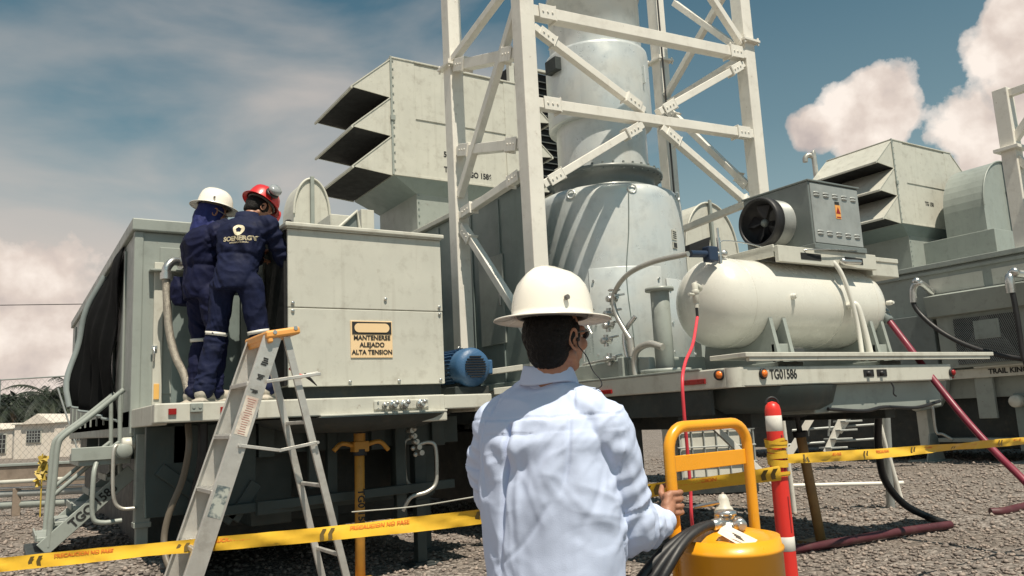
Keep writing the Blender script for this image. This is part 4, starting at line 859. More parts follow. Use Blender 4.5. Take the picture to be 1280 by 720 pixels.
# ================================================================ TRAILER C (far right)
tCc = thing('equipment_trailer', 'background trailer at right edge with its dark wheel bays', 'trailer', (14.3, 7, 0), 'equipment trailers in a row')
g = G(); g.box(14.08, 14.25, 3.6, 8.35, 1.44, 1.60, .008); g.box(14.0, 14.2, 3.6, 7.4, 1.60, 1.63, .004); g.build('deck_beam', cream, tCc)
g = G(); g.box(14.25, 17.2, 3.6, 14, 1.5, 1.58, 0); g.build('deck_floor', grey2, tCc)
letters('TRAIL KING', .085, (14.075, 7.2, 1.53), -EY, EZ, ink, tCc, bold=.004, sx=1.0, name='maker_lettering')
g = G(); g.box(14.06, 14.08, 7.8, 8.05, 1.46, 1.50, .002); g.build('reflector', lensr, tCc)
g = G(); g.box(14.3, 14.4, 4, 13, 1.1, 1.45, .01); g.box(14.15, 14.22, 7.2, 7.5, .75, 1.45, .01)
g.poly([(14.1, 8.35, 1.44), (14.1, 7.95, 1.44), (14.1, 8.0, 1.2), (14.1, 8.15, .98), (14.1, 8.6, .9), (14.1, 8.6, 1.0), (14.1, 8.3, 1.1), (14.1, 8.25, 1.3)], (1, 0, 0), .12)
g.box(14.1, 14.2, 8.5, 13.8, .98, 1.12, .01); g.box(14.2, 14.5, 4.5, 8.3, .35, .42, .01); g.build('underframe', grey2, tCc)
g = G(); g.box(14.45, 17, 3.6, 13.5, .22, 1.44, .02); g.build('underside_shade_box', dark, tCc)  # dark box added to fill the space below this deck with shade
for (x, y) in ((14.3, 8.55), (14.35, 6.85)):
    g = G(); g.box(x-.1, x+.1, y-.1, y+.1, .2, 1.15, .01); q = g.build('jack_leg', cream if y > 8 else grey, tCc)
    g = G(); g.poly([(x-.1, y-.12, .5), (x+.1, y-.12, .5), (x+.28, y-.12, .03), (x-.28, y-.12, .03)], (0, 1, 0), .03); g.box(x-.3, x+.3, y-.25, y+.25, 0, .03, .004); g.build('foot_plate', grey2, q)
    g = G(); g.cyl((x-.1, y, 1.02), (x-.3, y, 1.02), .10, 18, bev=.02); g.build('gearbox', cream, q)
    g = G(); g.tube([(x-.25, y-.3, 1.0), (x-.3, y-.35, 1.0), (x-.3, y-.35, .55), (x-.28, y-.45, .5), (x-.25, y-.6, .4)], .025, res=4); g.build('crank_handle', pipem, q)
for y in (4.6, 5.6):
    x = 14.35; g = G(); g.rev((x-.13, y, .5), [(.28, 0), (.46, .01), (.5, .05), (.5, .21), (.46, .25), (.28, .26)], (1, 0, 0), 32); g.rev((x-.13, y, .5), [(0, .06), (.28, .04), (.28, .22), (0, .2)], (1, 0, 0), 24); g.build('wheel', black, tCc)
# grille cabinet of C
gc = thing('grille_cabinet', 'grey cabinet with a mesh grille and air unit, right edge', 'cabinet', (14, 7, 1.63))
g = G(); g.box(13.98, 14.2, 5.4, 7.92, 1.63, 2.62, .01); g.build('case', grey2, gc)
g = G(); g.add([(13.78, 8.0, 2.90), (13.78, 5.2, 2.90), (13.86, 5.2, 2.55), (13.86, 8.0, 2.55), (14.2, 8.0, 2.98), (14.2, 5.2, 2.98), (14.2, 5.2, 2.5), (14.2, 8.0, 2.5)], [(0, 1, 2, 3), (0, 4, 5, 1), (3, 2, 6, 7), (0, 3, 7, 4), (1, 5, 6, 2)]); g.build('eave_panel', grey2, gc)
g = G(); g.box(13.955, 13.98, 6.55, 7.62, 1.68, 2.47, .004); gq = g.build('grille_back', grille, gc)
g = G()
for k in range(34):
    y = 6.55+1.07*k/34; g.bar((13.945, y, 1.68), (13.945, min(y+.5, 7.62), 1.68+.79*min(1, (7.62-y)/.5)), .006, .006, bev=0)
    g.bar((13.945, 7.62-1.07*k/34, 1.68), (13.945, max(7.62-1.07*k/34-.5, 6.55), 1.68+.79*min(1, (1.07-1.07*k/34)/.5)), .006, .006, bev=0)
g.build('wire_mesh', galv, gq)
g = G(); g.box(13.93, 13.955, 6.85, 7.27, 2.08, 2.40, .004); g.box(13.925, 13.93, 6.89, 7.23, 2.12, 2.36, 0); g.build('air_unit', grey2, gq)
g = G(); g.box(14.0, 14.15, 8.0, 9.2, 1.60, 2.62, .01); solo(g, 'blue_cabinet', slate, (14.05, 8.5, 1.6), 'plain slate blue cabinet left of the mesh grille', 'cabinet')
def chose(px1, pts, mt_, r_, label, nm='black_hose'):
    t = thing(nm, label, 'hose', pts[0]); g = G(); g.tube(pts, r_, res=8); g.build('hose', mt_, t); return t
P = [hx(x, y, 13.7) for x, y in ((1142, 362), (1143, 382), (1160, 402), (1185, 420), (1215, 434), (1250, 444), (1300, 452))]
t = chose(0, P, black, .042, 'black hose curving right from the steel elbow by the blue cabinet')
g = G(); g.tube([hx(1165, 366, 14.1), hx(1150, 354, 13.75), hx(1142, 360, 13.7), hx(1142, 378, 13.7)], .06, res=4); g.ball(hx(1146, 352, 13.72), .08, 10); g.build('elbow', steel, t)
P = [hx(x, y, 13.6) for x, y in ((1262, 352), (1267, 372), (1272, 400), (1278, 440), (1284, 458))]
t = chose(0, P, black, .042, 'black hose dropping from the steel elbow at the right edge')
g = G(); g.tube([hx(1300, 346, 14.1), hx(1268, 342, 13.75), hx(1262, 348, 13.6), hx(1264, 366, 13.6)], .07, res=4); g.ball(hx(1268, 340, 13.65), .08, 10); g.build('elbow', steel, t)
# small steel stair, far, under the deck
ws = thing('steel_stair', 'far white access stair seen under the right trailer deck', 'stair', hz(1010, 578, 0))
for a, b in ((((985, 570)), (1020, 512)), ((1033, 566), (1060, 508)), ((1048, 540), (1068, 508))):
    g = G(); g.bar(hd(a[0], a[1], 14), hd(b[0], b[1], 14), .05, .12); g.build('stringer', creamp, ws)
for a, b in (((990, 538), (1100, 530)), ((985, 556), (1100, 548)), ((1010, 545), (1012, 505)), ((1036, 545), (1038, 505))):
    g = G(); g.tube([hd(a[0], a[1], 14.1), hd(b[0], b[1], 14.1)], .022); g.build('rail', galv, ws)
for k in range(5):
    g = G(); a = hd(1033+6*k, 560-11*k, 14); g.frame(a+r0*.12, r0, EY, EZ, .3, .25, .03, .004); g.build('step', galv, ws)
g = G(); P1, P2 = hd(960, 510, 13.6), hd(1170, 498, 13.6); g.bar(P1, P2, .12, .16); solo(g, 'gantry_beam', creamp, P1, 'long cream beam running behind the red and white post', 'beam')
# white trestle (A frame) under B
tr = thing('white_trestle', 'white pipe trestle standing on gravel right of the tilted jack', 'trestle', hz(1110, 635, 0))
zf = hz(1116, 636, 0); D_ = (zf-CAM).dot(f0)
for a, b, r_, m_ in (((1106, 498), (1114, 636), .045, galv), ((1085, 480), (1126, 612), .028, creamp)):
    g = G(); q0 = hd(b[0], b[1], D_); q0.z = 0.02; g.tube([hd(a[0], a[1], D_), q0], r_); g.build('leg', m_, tr)
g = G(); q0 = hd(990, 614, D_); q0.z = .30; q1 = hd(1130, 612, D_); q1.z = .27; g.tube([q0, q1], .022); g.build('cross_tube', creamp, tr)
g = G(); q0 = hd(975, 504, D_); q1 = hd(992, 636, D_); q1.z = .01; g.tube([q0, q1], .032); g.build('leg', creamp, tr)
g = G(); g.tube([hd(1085, 492, D_), hd(975, 504, D_)], .028); g.build('top_tube', creamp, tr)
# IBC tote
ib = thing('ibc_tote', 'white caged liquid tote standing behind the yellow cart', 'tote', (0, 0, 0))
c = hd(884, 560, 11.6); ib.location = (c.x, c.y, 0)
for o_, s_ in ((Vector((c.x, c.y, .60)), (1.1, 1.15, .88)),):
    g = G(); g.frame(o_, r0, EZ.cross(r0), EZ, s_[0], s_[1], s_[2], .08); g.build('bottle', plastic, ib)
g = G(); Y2 = EZ.cross(r0)
for k in range(7):
    for sd in (-.59, .59): g.bar(Vector((c.x, c.y, .16))+r0*(-.51+.17*k)+Y2*sd, Vector((c.x, c.y, 1.08))+r0*(-.51+.17*k)+Y2*sd, .018, .018)
    for sd in (-.52, .52): g.bar(Vector((c.x, c.y, .16))+Y2*(-.57+.19*k)+r0*sd, Vector((c.x, c.y, 1.08))+Y2*(-.57+.19*k)+r0*sd, .018, .018)
for z in (.2, .42, .64, .86, 1.07):
    for sd in (-.6, .6): g.bar(Vector((c.x, c.y, z))-r0*.53+Y2*sd, Vector((c.x, c.y, z))+r0*.53+Y2*sd, .02, .02)
    for sd in (-.53, .53): g.bar(Vector((c.x, c.y, z))-Y2*.6+r0*sd, Vector((c.x, c.y, z))+Y2*.6+r0*sd, .02, .02)
g.build('cage', galv, ib)
g = G(); g.frame(Vector((c.x, c.y, .08)), r0, Y2, EZ, 1.05, 1.2, .15, .01); g.build('pallet', dark, ib)
g = G(); q0 = hd(857, 506, 9.5); q1 = hd(968, 606, 9.5); g.bar(hd(868, 510, 9.4), q1, .05, .07); solo(g, 'leaning_pole', creamp, q1, 'white pole leaning diagonally in front of the caged tote', 'pole')
# ================================================================ NEAR THINGS
# step ladder
ld = thing('step_ladder', 'aluminium step ladder with orange top standing before the trailer deck', 'ladder', (1.35, 4.8, 0))
ly = 4.62; lw = .42
tp_ = hy(346, 416, ly); z1 = tp_.z; x1 = tp_.x
fA = hy(243, 720, ly); k = (z1-.0)/(z1-fA.z); xf = x1-.03+(fA.x-(x1-.03))*k
rA = hy(433, 716, ly); k = (z1-.0)/(z1-rA.z); xr = x1+.07+(rA.x-(x1+.07))*k
def ladder_rail(y, x0, x1_, w, d, nm, m_=alu, flange=True):
    g = G(); a = Vector((x0, y, .02)); b = Vector((x1_, y, z1-.02)); g.bar(a, b, .004 if flange else d, w, up=EY if False else (0, 0, 1))
    dr = (b-a).normalized(); sd = EY; pr = dr.cross(sd)
    g = G(); g.frame((a+b)/2, pr, sd, dr, w, .006 if flange else d, (b-a).length, .001)
    if flange:
        for s_ in (-1, 1): g.frame((a+b)/2+pr*s_*(w/2-.002)+sd*.014*(1 if y < ly+.1 else -1), pr, sd, dr, .005, .03, (b-a).length, .001)
    o = g.build(nm, m_, ld)
    g = G(); g.frame(a+dr*.03, pr, sd, dr, w+.012, .04, .07, .006); g.build('rubber_foot', black, o); return o
rn = ladder_rail(ly, xf, x1-.02, .098, .03, 'front_rail'); ladder_rail(ly+lw, xf-.02, x1-.02, .098, .03, 'front_rail')
ladder_rail(ly+.02, xr, x1+.06, .040, .022, 'rear_rail', flange=False); ladder_rail(ly+lw-.02, xr-.03, x1+.05, .040, .022, 'rear_rail', flange=False)
for k in range(1, 6):
    z = z1*k/6; x = xf+(x1-.02-xf)*k/6; g = G(); g.box(x-.055, x+.045, ly+.01, ly+lw-.01, z-.012, z+.012, .003)
    for j in range(4): g.box(x-.045+.025*j, x-.035+.025*j, ly+.01, ly+lw-.01, z+.012, z+.016, .001)
    g.bar((x-.03, ly+.02, z-.01), (x-.03, ly+.09, z-.07), .02, .004); g.build('step', alu, ld)
for z in (.45, .85, 1.22):
    k = z/z1; x = xr+(x1+.06-xr)*k; g = G(); g.bar((x, ly+.03, z), (x-.01, ly+lw-.03, z), .022, .022); g.build('rear_brace', alu, ld)
for y in (ly-.012, ly+lw+.012):
    a = hy(300, 557, y); b = hy(350, 563, y); c = hy(397, 553, y); g = G(); g.bar(a, b, .004, .018); g.bar(b, c, .004, .018)
    for q in (a, b, c): g.cyl(q-EY*.008, q+EY*.008, .009, 10)
    g.build('spreader', alu, ld)
g = G(); g.frame(Vector((x1+.03, ly+lw/2, z1)), Vector((1, 0, .16)).normalized(), EY, Vector((-.16, 0, 1)).normalized(), .20, lw+.07, .045, .012); g.frame(Vector((x1-.045, ly+lw/2, z1-.03)), Vector((1, 0, .16)).normalized(), EY, Vector((-.16, 0, 1)).normalized(), .03, lw+.06, .06, .008)
tcp = g.build('top_cap', orange, ld)
g = G(); g.cyl((x1-.02, ly-.03, z1+.0), (x1-.02, ly-.038, z1+.0), .012, 10); g.build('rivet', steel, tcp); g = G(); g.cyl((x1+.10, ly-.03, z1+.025), (x1+.10, ly-.038, z1+.025), .012, 10); g.build('rivet', steel, tcp)
# stickers on the near rail
dr = (Vector((x1-.02, ly, z1))-Vector((xf, ly, 0))).normalized(); pr = dr.cross(EY)
stk = mat('worn_sticker', (.66, .60, .52), .6, var=.12, scale=30, dirt=.5, dirtcol=(.3, .12, .10))
for t, h, w, m_ in ((.905, .052, .05, ink), (.855, .035, .05, ink), (.808, .022, .05, ink)):
    c = Vector((xf, ly, 0))+dr*((z1/dr.z)*t); g = G()
    for j in range(4): g.frame(c+dr*h*(-.35+.23*j)-EY*.0055+pr*random.uniform(-.008, .008), pr, EY, dr, w*random.uniform(.5, .9), .001, h*.17, 0)
    g.build('warning_sticker', m_, rn)
c = Vector((xf, ly, 0))+dr*((z1/dr.z)*.73); g = G(); g.frame(c-EY*.004, pr, EY, dr, .072, .001, .22, 0); g.build('label_sticker', stk, rn)
g = G()
for j in range(16): g.frame(c-EY*.0052+dr*(-.10+.013*j), pr, EY, dr, .05*random.uniform(.6, 1), .001, .003, 0)
g.build('sticker_print', mat('print_faded', (.45, .2, .16), .6, var=.3), rn)
c = Vector((xf, ly, 0))+dr*((z1/dr.z)*.47); g = G(); g.frame(c-EY*.004, pr, EY, dr, .07, .001, .17, 0); g.build('label_sticker', mat('sticker_blotched', (.42, .44, .40), .6, var=.3, scale=16, col2=(.10, .13, .14), thr=(.45, .55)), rn)
g = G(); g.bar(hy(333, 477, ly-.02), hy(401, 467, ly-.02), .006, .02); g.build('tool_rest', alu, ld); g = G(); g.bar(hy(345, 476, ly+lw), hy(398, 466, ly+lw), .006, .02); g.build('tool_rest', alu, ld)
pl_ = thing('pliers', 'red handled pliers lying at the ladder by the cream cabinet', 'pliers', hy(376, 468, ly+.1))
g = G(); g.tube([hy(362, 460, ly+.1), hy(372, 468, ly+.1), hy(380, 470, ly+.1)], .009, res=3); g.tube([hy(366, 472, ly+.1), hy(374, 472, ly+.1), hy(380, 470, ly+.1)], .009, res=3); g.build('handles', redm, pl_)
g = G(); g.tube([hy(380, 468, ly+.1), hy(388, 474, ly+.1), hy(396, 482, ly+.1)], [.012, .009, .003]); g.build('jaws', ink, pl_)

# folding stair at the left
sa = thing('access_stair', 'grey folding stair with handrails lettered TGO 1586', 'stair', (.3, 7.3, .35))
ys = 7.1
A0, A1 = hy(52, 688, ys), hy(166, 588, ys)
def par(p, dy): return Vector((p.x, p.y+dy, p.z))
dr = (A1-A0).normalized(); up_ = EY.cross(dr).normalized(); up_ = up_ if up_.z > 0 else -up_
for dy in (0, .62):
    g = G(); g.frame((par(A0, dy)+par(A1, dy))/2, dr, EY, up_, (A1-A0).length, .035, .11, .004); st_ = g.build('stringer', grey2, sa)
    if dy == 0: sl_ = st_
letters('TGO 1586', .066, A0+(A1-A0)*.30-EY*.019-up_*.002, dr, up_, ink, sl_, bold=.002, sx=.98)
for k in range(5):
    c = A0+(A1-A0)*(.10+.19*k)+EY*.31+up_*.03; g = G(); g.frame(c, EX, EY, EZ, .17, .58, .03, .004)
    g.frame(c+Vector((-.08, 0, .01)), EX, EY, EZ, .012, .58, .05, .002); g.build('tread', grey2, sa)
g = G(); g.frame(A0+Vector((-.02, .31, -.04)), EX, EY, EZ, .16, .8, .05, .01); g.build('foot_bar', dark, sa)
for dy in (0, .62):
    P = [par(hy(60, 684, ys), dy), par(hy(68, 600, ys), dy), par(hy(72, 560, ys), dy), par(hy(80, 545, ys), dy), par(hy(110, 523, ys), dy), par(hy(155, 487, ys), dy)]
    g = G(); g.tube(P, .021, res=4); g.tube([par(hy(66, 620, ys), dy), par(hy(110, 583, ys), dy), par(hy(150, 552, ys), dy)], .017); g.tube([par(hy(150, 488, ys), dy), par(hy(150, 596, ys), dy)], .017); g.build('handrail', grey2, sa)
g = G(); g.box(.50, .86, 6.95, 7.9, .98, 1.06, .006); g.box(.45, .86, 6.93, 6.97, 1.02, 1.12, .004); g.tube([(.62, 6.95, 1.0), (.60, 6.9, .9), (.60, 6.9, .62), (.66, 6.9, .56), (.8, 6.9, .56)], .018, res=4)
g.cyl((.80, 6.8, 1.08), (.80, 6.95, 1.08), .06, 18, bev=.01); g.build('hinge_platform', grey2, sa)

# adjustable jacks
def ojack(base, top, label, r_, txt=None, m_=jackm):
    t = thing('support_jack', label, 'jack', base, 'adjustable support jacks'); base = Vector(base); top = Vector(top); d = (top-base).normalized(); Lh = (top-base).length
    g = G(); g.cyl(base, base+d*Lh*.80, r_, 20, bev=.004); b_ = g.build('outer_tube', m_, t)
    g = G(); g.cyl(base+d*Lh*.80, base+d*Lh, r_*.55, 14); g.cyl(base+d*Lh*.80, base+d*Lh*.84, r_*1.5, 16); g.cyl(base+d*Lh*.95, base+d*Lh, r_*2, 16); g.build('screw', black, t)
    g = G(); g.frame(base+EZ*.012, EX, EY, EZ, .28, .28, .024, .004); g.build('base_plate', m_, t)
    return t, b_
j1, jb = ojack((2.345, 6.0, 0), (2.36, 6.0, 1.19), 'orange jack lettered TG0 1586 beneath the warning box', .038)
g = G(); g.box(2.30, 2.42, 5.95, 6.05, .98, 1.06, .006); g.tube([(2.15, 6.0, 1.0), (2.22, 6.0, 1.05), (2.36, 6.0, 1.02), (2.52, 6.0, 1.05), (2.60, 6.0, .98)], .018, res=4); g.cyl((2.36, 6.0, 1.04), (2.36, 6.0, 1.12), .045, 16); g.build('yoke', jackm, j1)
letters('TG0 1586', .055, (2.347, 5.960, .70), -EZ, EX, ink, jb, bold=.0015)
j2, jb2 = ojack((5.93, 4.6, 0), (5.80, 4.62, 1.12), 'tilted rusty brown jack under the TG01586 deck', .042, m_=mat('brown_jack_paint', (.30, .17, .06), .55, var=.2, streak=.4, dirt=.5, dirtcol=(.09, .05, .03), rust=.8))

# delineator post
po = thing('delineator_post', 'red post with white reflective bands and tape knotted round it', 'post', (3.32, 2.8, 0))
pxx, pyy = hd(974.5, 600, 4).x, hd(974.5, 600, 4).y; po.location = (pxx, pyy, 0)
g = G(); g.rev((pxx, pyy, 0), [(.045, .0), (.044, .3), (.0405, 1.10), (.040, 1.16), (.034, 1.185), (.020, 1.20), (0, 1.205)], seg=32)
g.build('tube', redm, po)
for z0_, z1_ in ((1.055, 1.135), (.475, .545)):
    r_ = .0462-.005*z0_; g = G(); g.rev((pxx, pyy, 0), [(r_-.002, z0_), (r_, z0_+.002), (r_, z1_-.002), (r_-.002, z1_)], seg=32); g.build('reflective_band', refl, po)
for z0_, z1_ in ((.84, 1.04), (.56, .74)):
    c = Vector((pxx, pyy, (z0_+z1_)/2))+(cr*.5-f0*.85).normalized()*.040; c.z = (z0_+z1_)/2
    n_ = (r0*.5-Vector((f0.x, f0.y, 0))*.85).normalized(); g = G(); g.frame(Vector((pxx, pyy, c.z))+n_*.0385, n_, EZ.cross(n_), EZ, .010, .014, z1_-z0_, .004); g.build('slot', mat('dark_red', (.25, .012, .012), .5, var=.1), po)
g = G(); g.rev((pxx, pyy, 0), [(0, 0), (.2, 0), (.2, .02), (.07, .06), (.048, .08), (0, .08)], seg=32); g.build('rubber_base', black, po)
g = G(); q = Vector((pxx, pyy, 1.195)); g.tube([q+r0*.03*math.cos(a)+EZ*.03*math.sin(a)*1.0 for a in [math.pi*k/8 for k in range(9)]], .006); g.build('lifting_loop', black, po)

# caution tape
def tape(pts, width, label, loc, texts, marks, twist=.0, seed=1, knot=None):
    t = thing('caution_tape', label, 'tape', loc, 'yellow caution tapes'); rr = random.Random(seed)
    P = []; res = 26
    for i in range(len(pts)-1):
        for j in range(res): P.append(pts[i].lerp(pts[i+1], j/res))
    P.append(pts[-1]); n = len(P); V = []; Fs = []; U = []; acc = 0; rows = 5
    for i, p_ in enumerate(P):
        if i: acc += (P[i]-P[i-1]).length
        T = (P[min(i+1, n-1)]-P[max(i-1, 0)]).normalized(); h = T.cross(EZ).normalized()
        lean = .40*math.sin(acc*1.3+seed)+.22*math.sin(acc*5.1+seed)+.25*noise.noise(Vector((acc*2.3, seed, 0))); upv = (EZ*math.cos(lean)+h*math.sin(lean)).normalized()
        wdt = width*(1-.06*abs(math.sin(acc*2.1+seed)))
        row = []
        for j in range(rows):
            s_ = j/(rows-1)-.5; row.append(p_+upv*wdt*s_+h*(.0035*math.sin(acc*19+s_*5)+.012*math.sin(acc*3+s_*2)+.010*noise.noise(Vector((acc*14, s_*2.2, seed)))))
        V += row; U.append((acc, row, T, upv, h))
    for i in range(n-1):
        for j in range(rows-1): Fs.append((i*rows+j, i*rows+j+1, (i+1)*rows+j+1, (i+1)*rows+j))
    g = G(); g.add(V, Fs, True)
    if knot is not None:
        for k in range(9):
            a0 = rr.uniform(0, 6.28); cz = knot.z+rr.uniform(-.075, .09); ring = []
            tl = rr.uniform(-.55, .55); rad = .046+.004*k/3; pts_ = []
            for j in range(25):
                a = a0+j*2*math.pi/24; pts_.append(Vector((knot.x+rad*math.cos(a), knot.y+rad*math.sin(a), cz+.04*tl*math.sin(a))))
            w_ = rr.uniform(.012, .035); VV_ = []
            for q in pts_: VV_ += [q-EZ*w_/2, q+EZ*w_/2]
            g.add(VV_, [(2*j, 2*j+1, 2*j+3, 2*j+2) for j in range(24)], True)
    g.build('ribbon', tapem, t)
    def at(s_):
        for i in range(1, n):
            if U[i][0] >= s_: 
                f = (s_-U[i-1][0])/(U[i][0]-U[i-1][0]); return U[i][1][rows//2].lerp(U[i-1][1][rows//2], 1-f), U[i][2], U[i][3], U[i][4]
        return U[-1][1][rows//2], U[-1][2], U[-1][3], U[-1][4]
    # printing: wrapped on to the ribbon
    def wrap(txt, s0, size, voff, mt_, nm, sx=1.0, bold=.0008):
        o = letters(txt, size, (0, 0, 0), EX, EY, mt_, t, bold=bold, ext=.0004, sx=sx, name=nm)
        off = wloc(t)
        for v in o.data.vertices:
            c = v.co+off; p_, T, u_, h = at(s0+c.x); v.co = p_+T*c.x*0+u_*(c.y+voff)+(-h if (CAM-p_).dot(-h) > 0 else h)*(.0022+c.z*.5)-off
    for s_, txt in texts: wrap(txt, s_, width*.26, width*.20, tapeor, 'warning_lettering', 1.12)
    for s_ in marks:
        for d_ in (0, width*.62):
            g = G(); p_, T, u_, h = at(s_+d_); hh = -h if (CAM-p_).dot(-h) > 0 else h
            g.add([p_+u_*width*a+T*b*width+hh*.0024 for a, b in ((-.36, -.12), (-.36, .18), (.0, .10), (.0, -.20))]+[p_+u_*width*a+T*b*width+hh*.0024 for a, b in ((.0, -.20), (.0, .10), (.36, .28), (.36, -.02))], [(0, 1, 2, 3), (4, 5, 6, 7)]); g.build('print_mark', tapebk, t)
    return t
pts = [hd(-180, 727, 4.45), hd(0, 706, 4.4), hd(200, 686, 4.35), hd(400, 668, 4.2), hd(560, 651, 4.05), hd(700, 634, 4.0), hd(820, 612, 3.98), Vector((pxx-.03, pyy-.035, hd(972, 591, 3.98).z))]
tape(pts, .077, 'long yellow caution tape crossing in front of the step ladder', pts[3], [(.35, 'PRECAUCION NO PASE'), (1.15, 'PRECAUCION NO PASE'), (2.0, 'PRECAUCION NO PASE'), (2.85, 'PRECAUCION NO PASE'), (3.7, 'PRECAUCION NO PASE'), (4.55, 'PRECAUCION')], [.20, 1.02, 1.86, 2.70, 3.54, 4.40, 4.98], seed=2, knot=Vector((pxx, pyy, .915)))
pts = [Vector((pxx+.04, pyy-.03, hd(982, 574, 4).z)), hd(1100, 567, 4.6), hd(1200, 558, 5.2), hd(1290, 550, 5.7), hd(1420, 537, 6.4)]
tape(pts, .056, 'thin yellow caution tape running right from the red post', pts[1], [(.40, 'NO PASE'), (.90, 'PRECAUCION'), (1.50, 'NO PASE'), (2.0, 'PRECAUCION'), (2.6, 'NO PASE')], [.14, .74, 1.32, 1.86, 2.4], seed=5)

# yellow wheeled cart with its cylinder
ct = thing('wheeled_extinguisher', 'yellow wheeled cylinder on a tubular handle cart with black hoses', 'extinguisher', (2.25, 2.1, 0))
pL, pR = hd(839, 600, 2.80), hd(938, 600, 3.05); pL.z = pR.z = 0; hdir = (pR-pL).normalized(); zt = 1.130
P = [pL+EZ*.08, pL+EZ*.5, pL+EZ*(zt-.085)]
for k in range(1, 7): a = math.pi/2*k/6; P.append(pL+hdir*.085*(1-math.cos(a))+EZ*(zt-.085+.085*math.sin(a)))
for k in range(0, 7): a = math.pi/2*k/6; P.append(pR-hdir*.085*(1-math.sin(a))+EZ*(zt-.085+.085*math.cos(a)))
P += [pR+EZ*.5, pR+EZ*.08]
g = G(); g.tube(P, .0205, 14); g.build('handle_frame', yel, ct)
g = G(); g.frame((pL+pR)/2+EZ*1.002, hdir, EZ.cross(hdir), EZ, (pR-pL).length-.02, .006, .056, .002); g.build('cross_plate', yel, ct); g = G(); g.frame((pL+pR)/2+EZ*.3, hdir, EZ.cross(hdir), EZ, (pR-pL).length, .03, .04, .004); g.build('cross_bar', yel, ct)
tc_ = hd(911, 690, 2.74); cx_, cy_ = tc_.x, tc_.y; tr_ = .178
zs = hd(911, 700, 2.74-.17).z; ztop = hd(911, 660, 2.74).z
g = G(); g.rev((cx_, cy_, 0), [(0, .13), (tr_*.7, .14), (tr_, .2), (tr_, zs), (tr_*1.03, zs+.004), (tr_*1.03, zs+.016), (tr_*.995, zs+.02), (tr_*.97, zs+.05), (tr_*.86, ztop-.04), (tr_*.66, ztop-.014), (tr_*.4, ztop-.003), (0, ztop)], seg=64); g.build('cylinder', yel, ct)
g = G(); g.rev((cx_, cy_, ztop), [(.05, -.004), (.05, .01), (.03, .014), (.028, .04), (.038, .042), (.038, .055), (.02, .06), (0, .06)], seg=20); cc = hd(924, 655, 2.7); g.cyl(cc-f0*.02, cc+f0*.02, .022, 16, bev=.004); g.cyl(cc-f0*.035, cc-f0*.02, .012, 12); g.build('valve', steel, ct)
hc = hd(906, 650, 2.9); g = G(); g.rev(hc, [(.0, -.05), (.03, -.05), (.034, -.04), (.036, .0), (.036, .03), (.030, .045), (.024, .05), (.020, .075), (.012, .09), (0, .092)], seg=24); g.build('bonnet', cream, ct)
g = G(); g.cyl(hd(868, 634, 2.95), hd(900, 628, 2.9), .0075, 12); g.build('rod', steel, ct)
g = G(); q = [hd(x, y, d) for x, y, d in ((897, 666, 2.63), (901, 660, 2.64), (908, 656, 2.65), (947, 675, 2.62), (935, 688, 2.59))]; g.poly(q, f0, .0012); tg_ = g.build('paper_tag', paper, ct)
g = G()
for k in range(3): g.frame(hd(921+2*k, 669+2.4*k, 2.608), (q[3]-q[2]).normalized(), f0, (q[3]-q[2]).normalized().cross(f0), .03, .0008, .003, 0)
g.build('tag_writing', ink, tg_)
g = G(); g.frame(hd(925, 676+21, 2.575), r0, f0, EZ, .04, .002, .016, 0)
for off, nm in ((0, 0), (-14, 1), (-30, 2)):
    P = [hd(x+off*s_, y+abs(off)*.2*s_, d) for x, y, d, s_ in ((897, 655, 2.72, 0), (880, 659, 2.68, .2), (858, 675, 2.62, .5), (838, 705, 2.56, .9), (822, 740, 2.52, 1.1), (818, 800, 2.5, 1.2), (840, 850, 2.5, 1)) ]
    gg = G(); gg.tube(P, .0165, 14, res=7); gg.build('black_hose', black, ct)
gg = G(); gg.cyl(hd(903, 653, 2.73), hd(890, 657, 2.70), .019, 14, bev=.004); gg.build('hose_coupling', steel, ct)
for sg in (pL-hdir*.07, pR+hdir*.07):
    gg = G(); gg.rev(sg+EZ*.14-hdir*.025, [(0, 0), (.10, 0), (.13, .005), (.14, .02), (.14, .035), (.13, .05), (.1, .055), (0, .055)], hdir, 28); gg.build('wheel', black, ct)

# hoses
def hose(nm, pts, r_, m_, label, seg=12, extra=None):
    if not extra: g = G(); g.tube(pts, r_, seg, res=8); return solo(g, nm, m_, pts[0], label, 'hose')
    t = thing(nm, label, 'hose', pts[0]); g = G(); g.tube(pts, r_, seg, res=8); g.build('hose', m_, t)
    return t
tapz = ta+EZ*1.86
t = hose('red_hose', [tapz, hd(866, 430, 5.72), hd(857, 452, 5.5), hd(853, 475, 5.3), hd(855, 515, 5.25), hd(859, 560, 5.25), hd(863, 610, 5.25), hd(866, 660, 5.25), hz(880, 715, .03), hz(930, 730, .03)], .0115, hosered, 'thin bright red hose hanging from the vessel tap to the gravel')
t = hose('black_hose', [Vector((6.55, 4.3, 1.25)), hd(1098, 520, 7.3), hd(1098, 560, 7.4), hd(1106, 600, 7.5), hd(1130, 630, 7.6), hd(1160, 646, 7.7), hz(1182, 654, .035)], .034, black, 'thick black hose curling from the deck corner to the gravel')
hose('maroon_pipe', [hz(870, 702, .04), hz(985, 688, .04), hz(1060, 676, .04), hz(1130, 664, .04), hz(1188, 656, .04)], .036, hosemar, 'dark maroon hose lying across the shadowed gravel', )
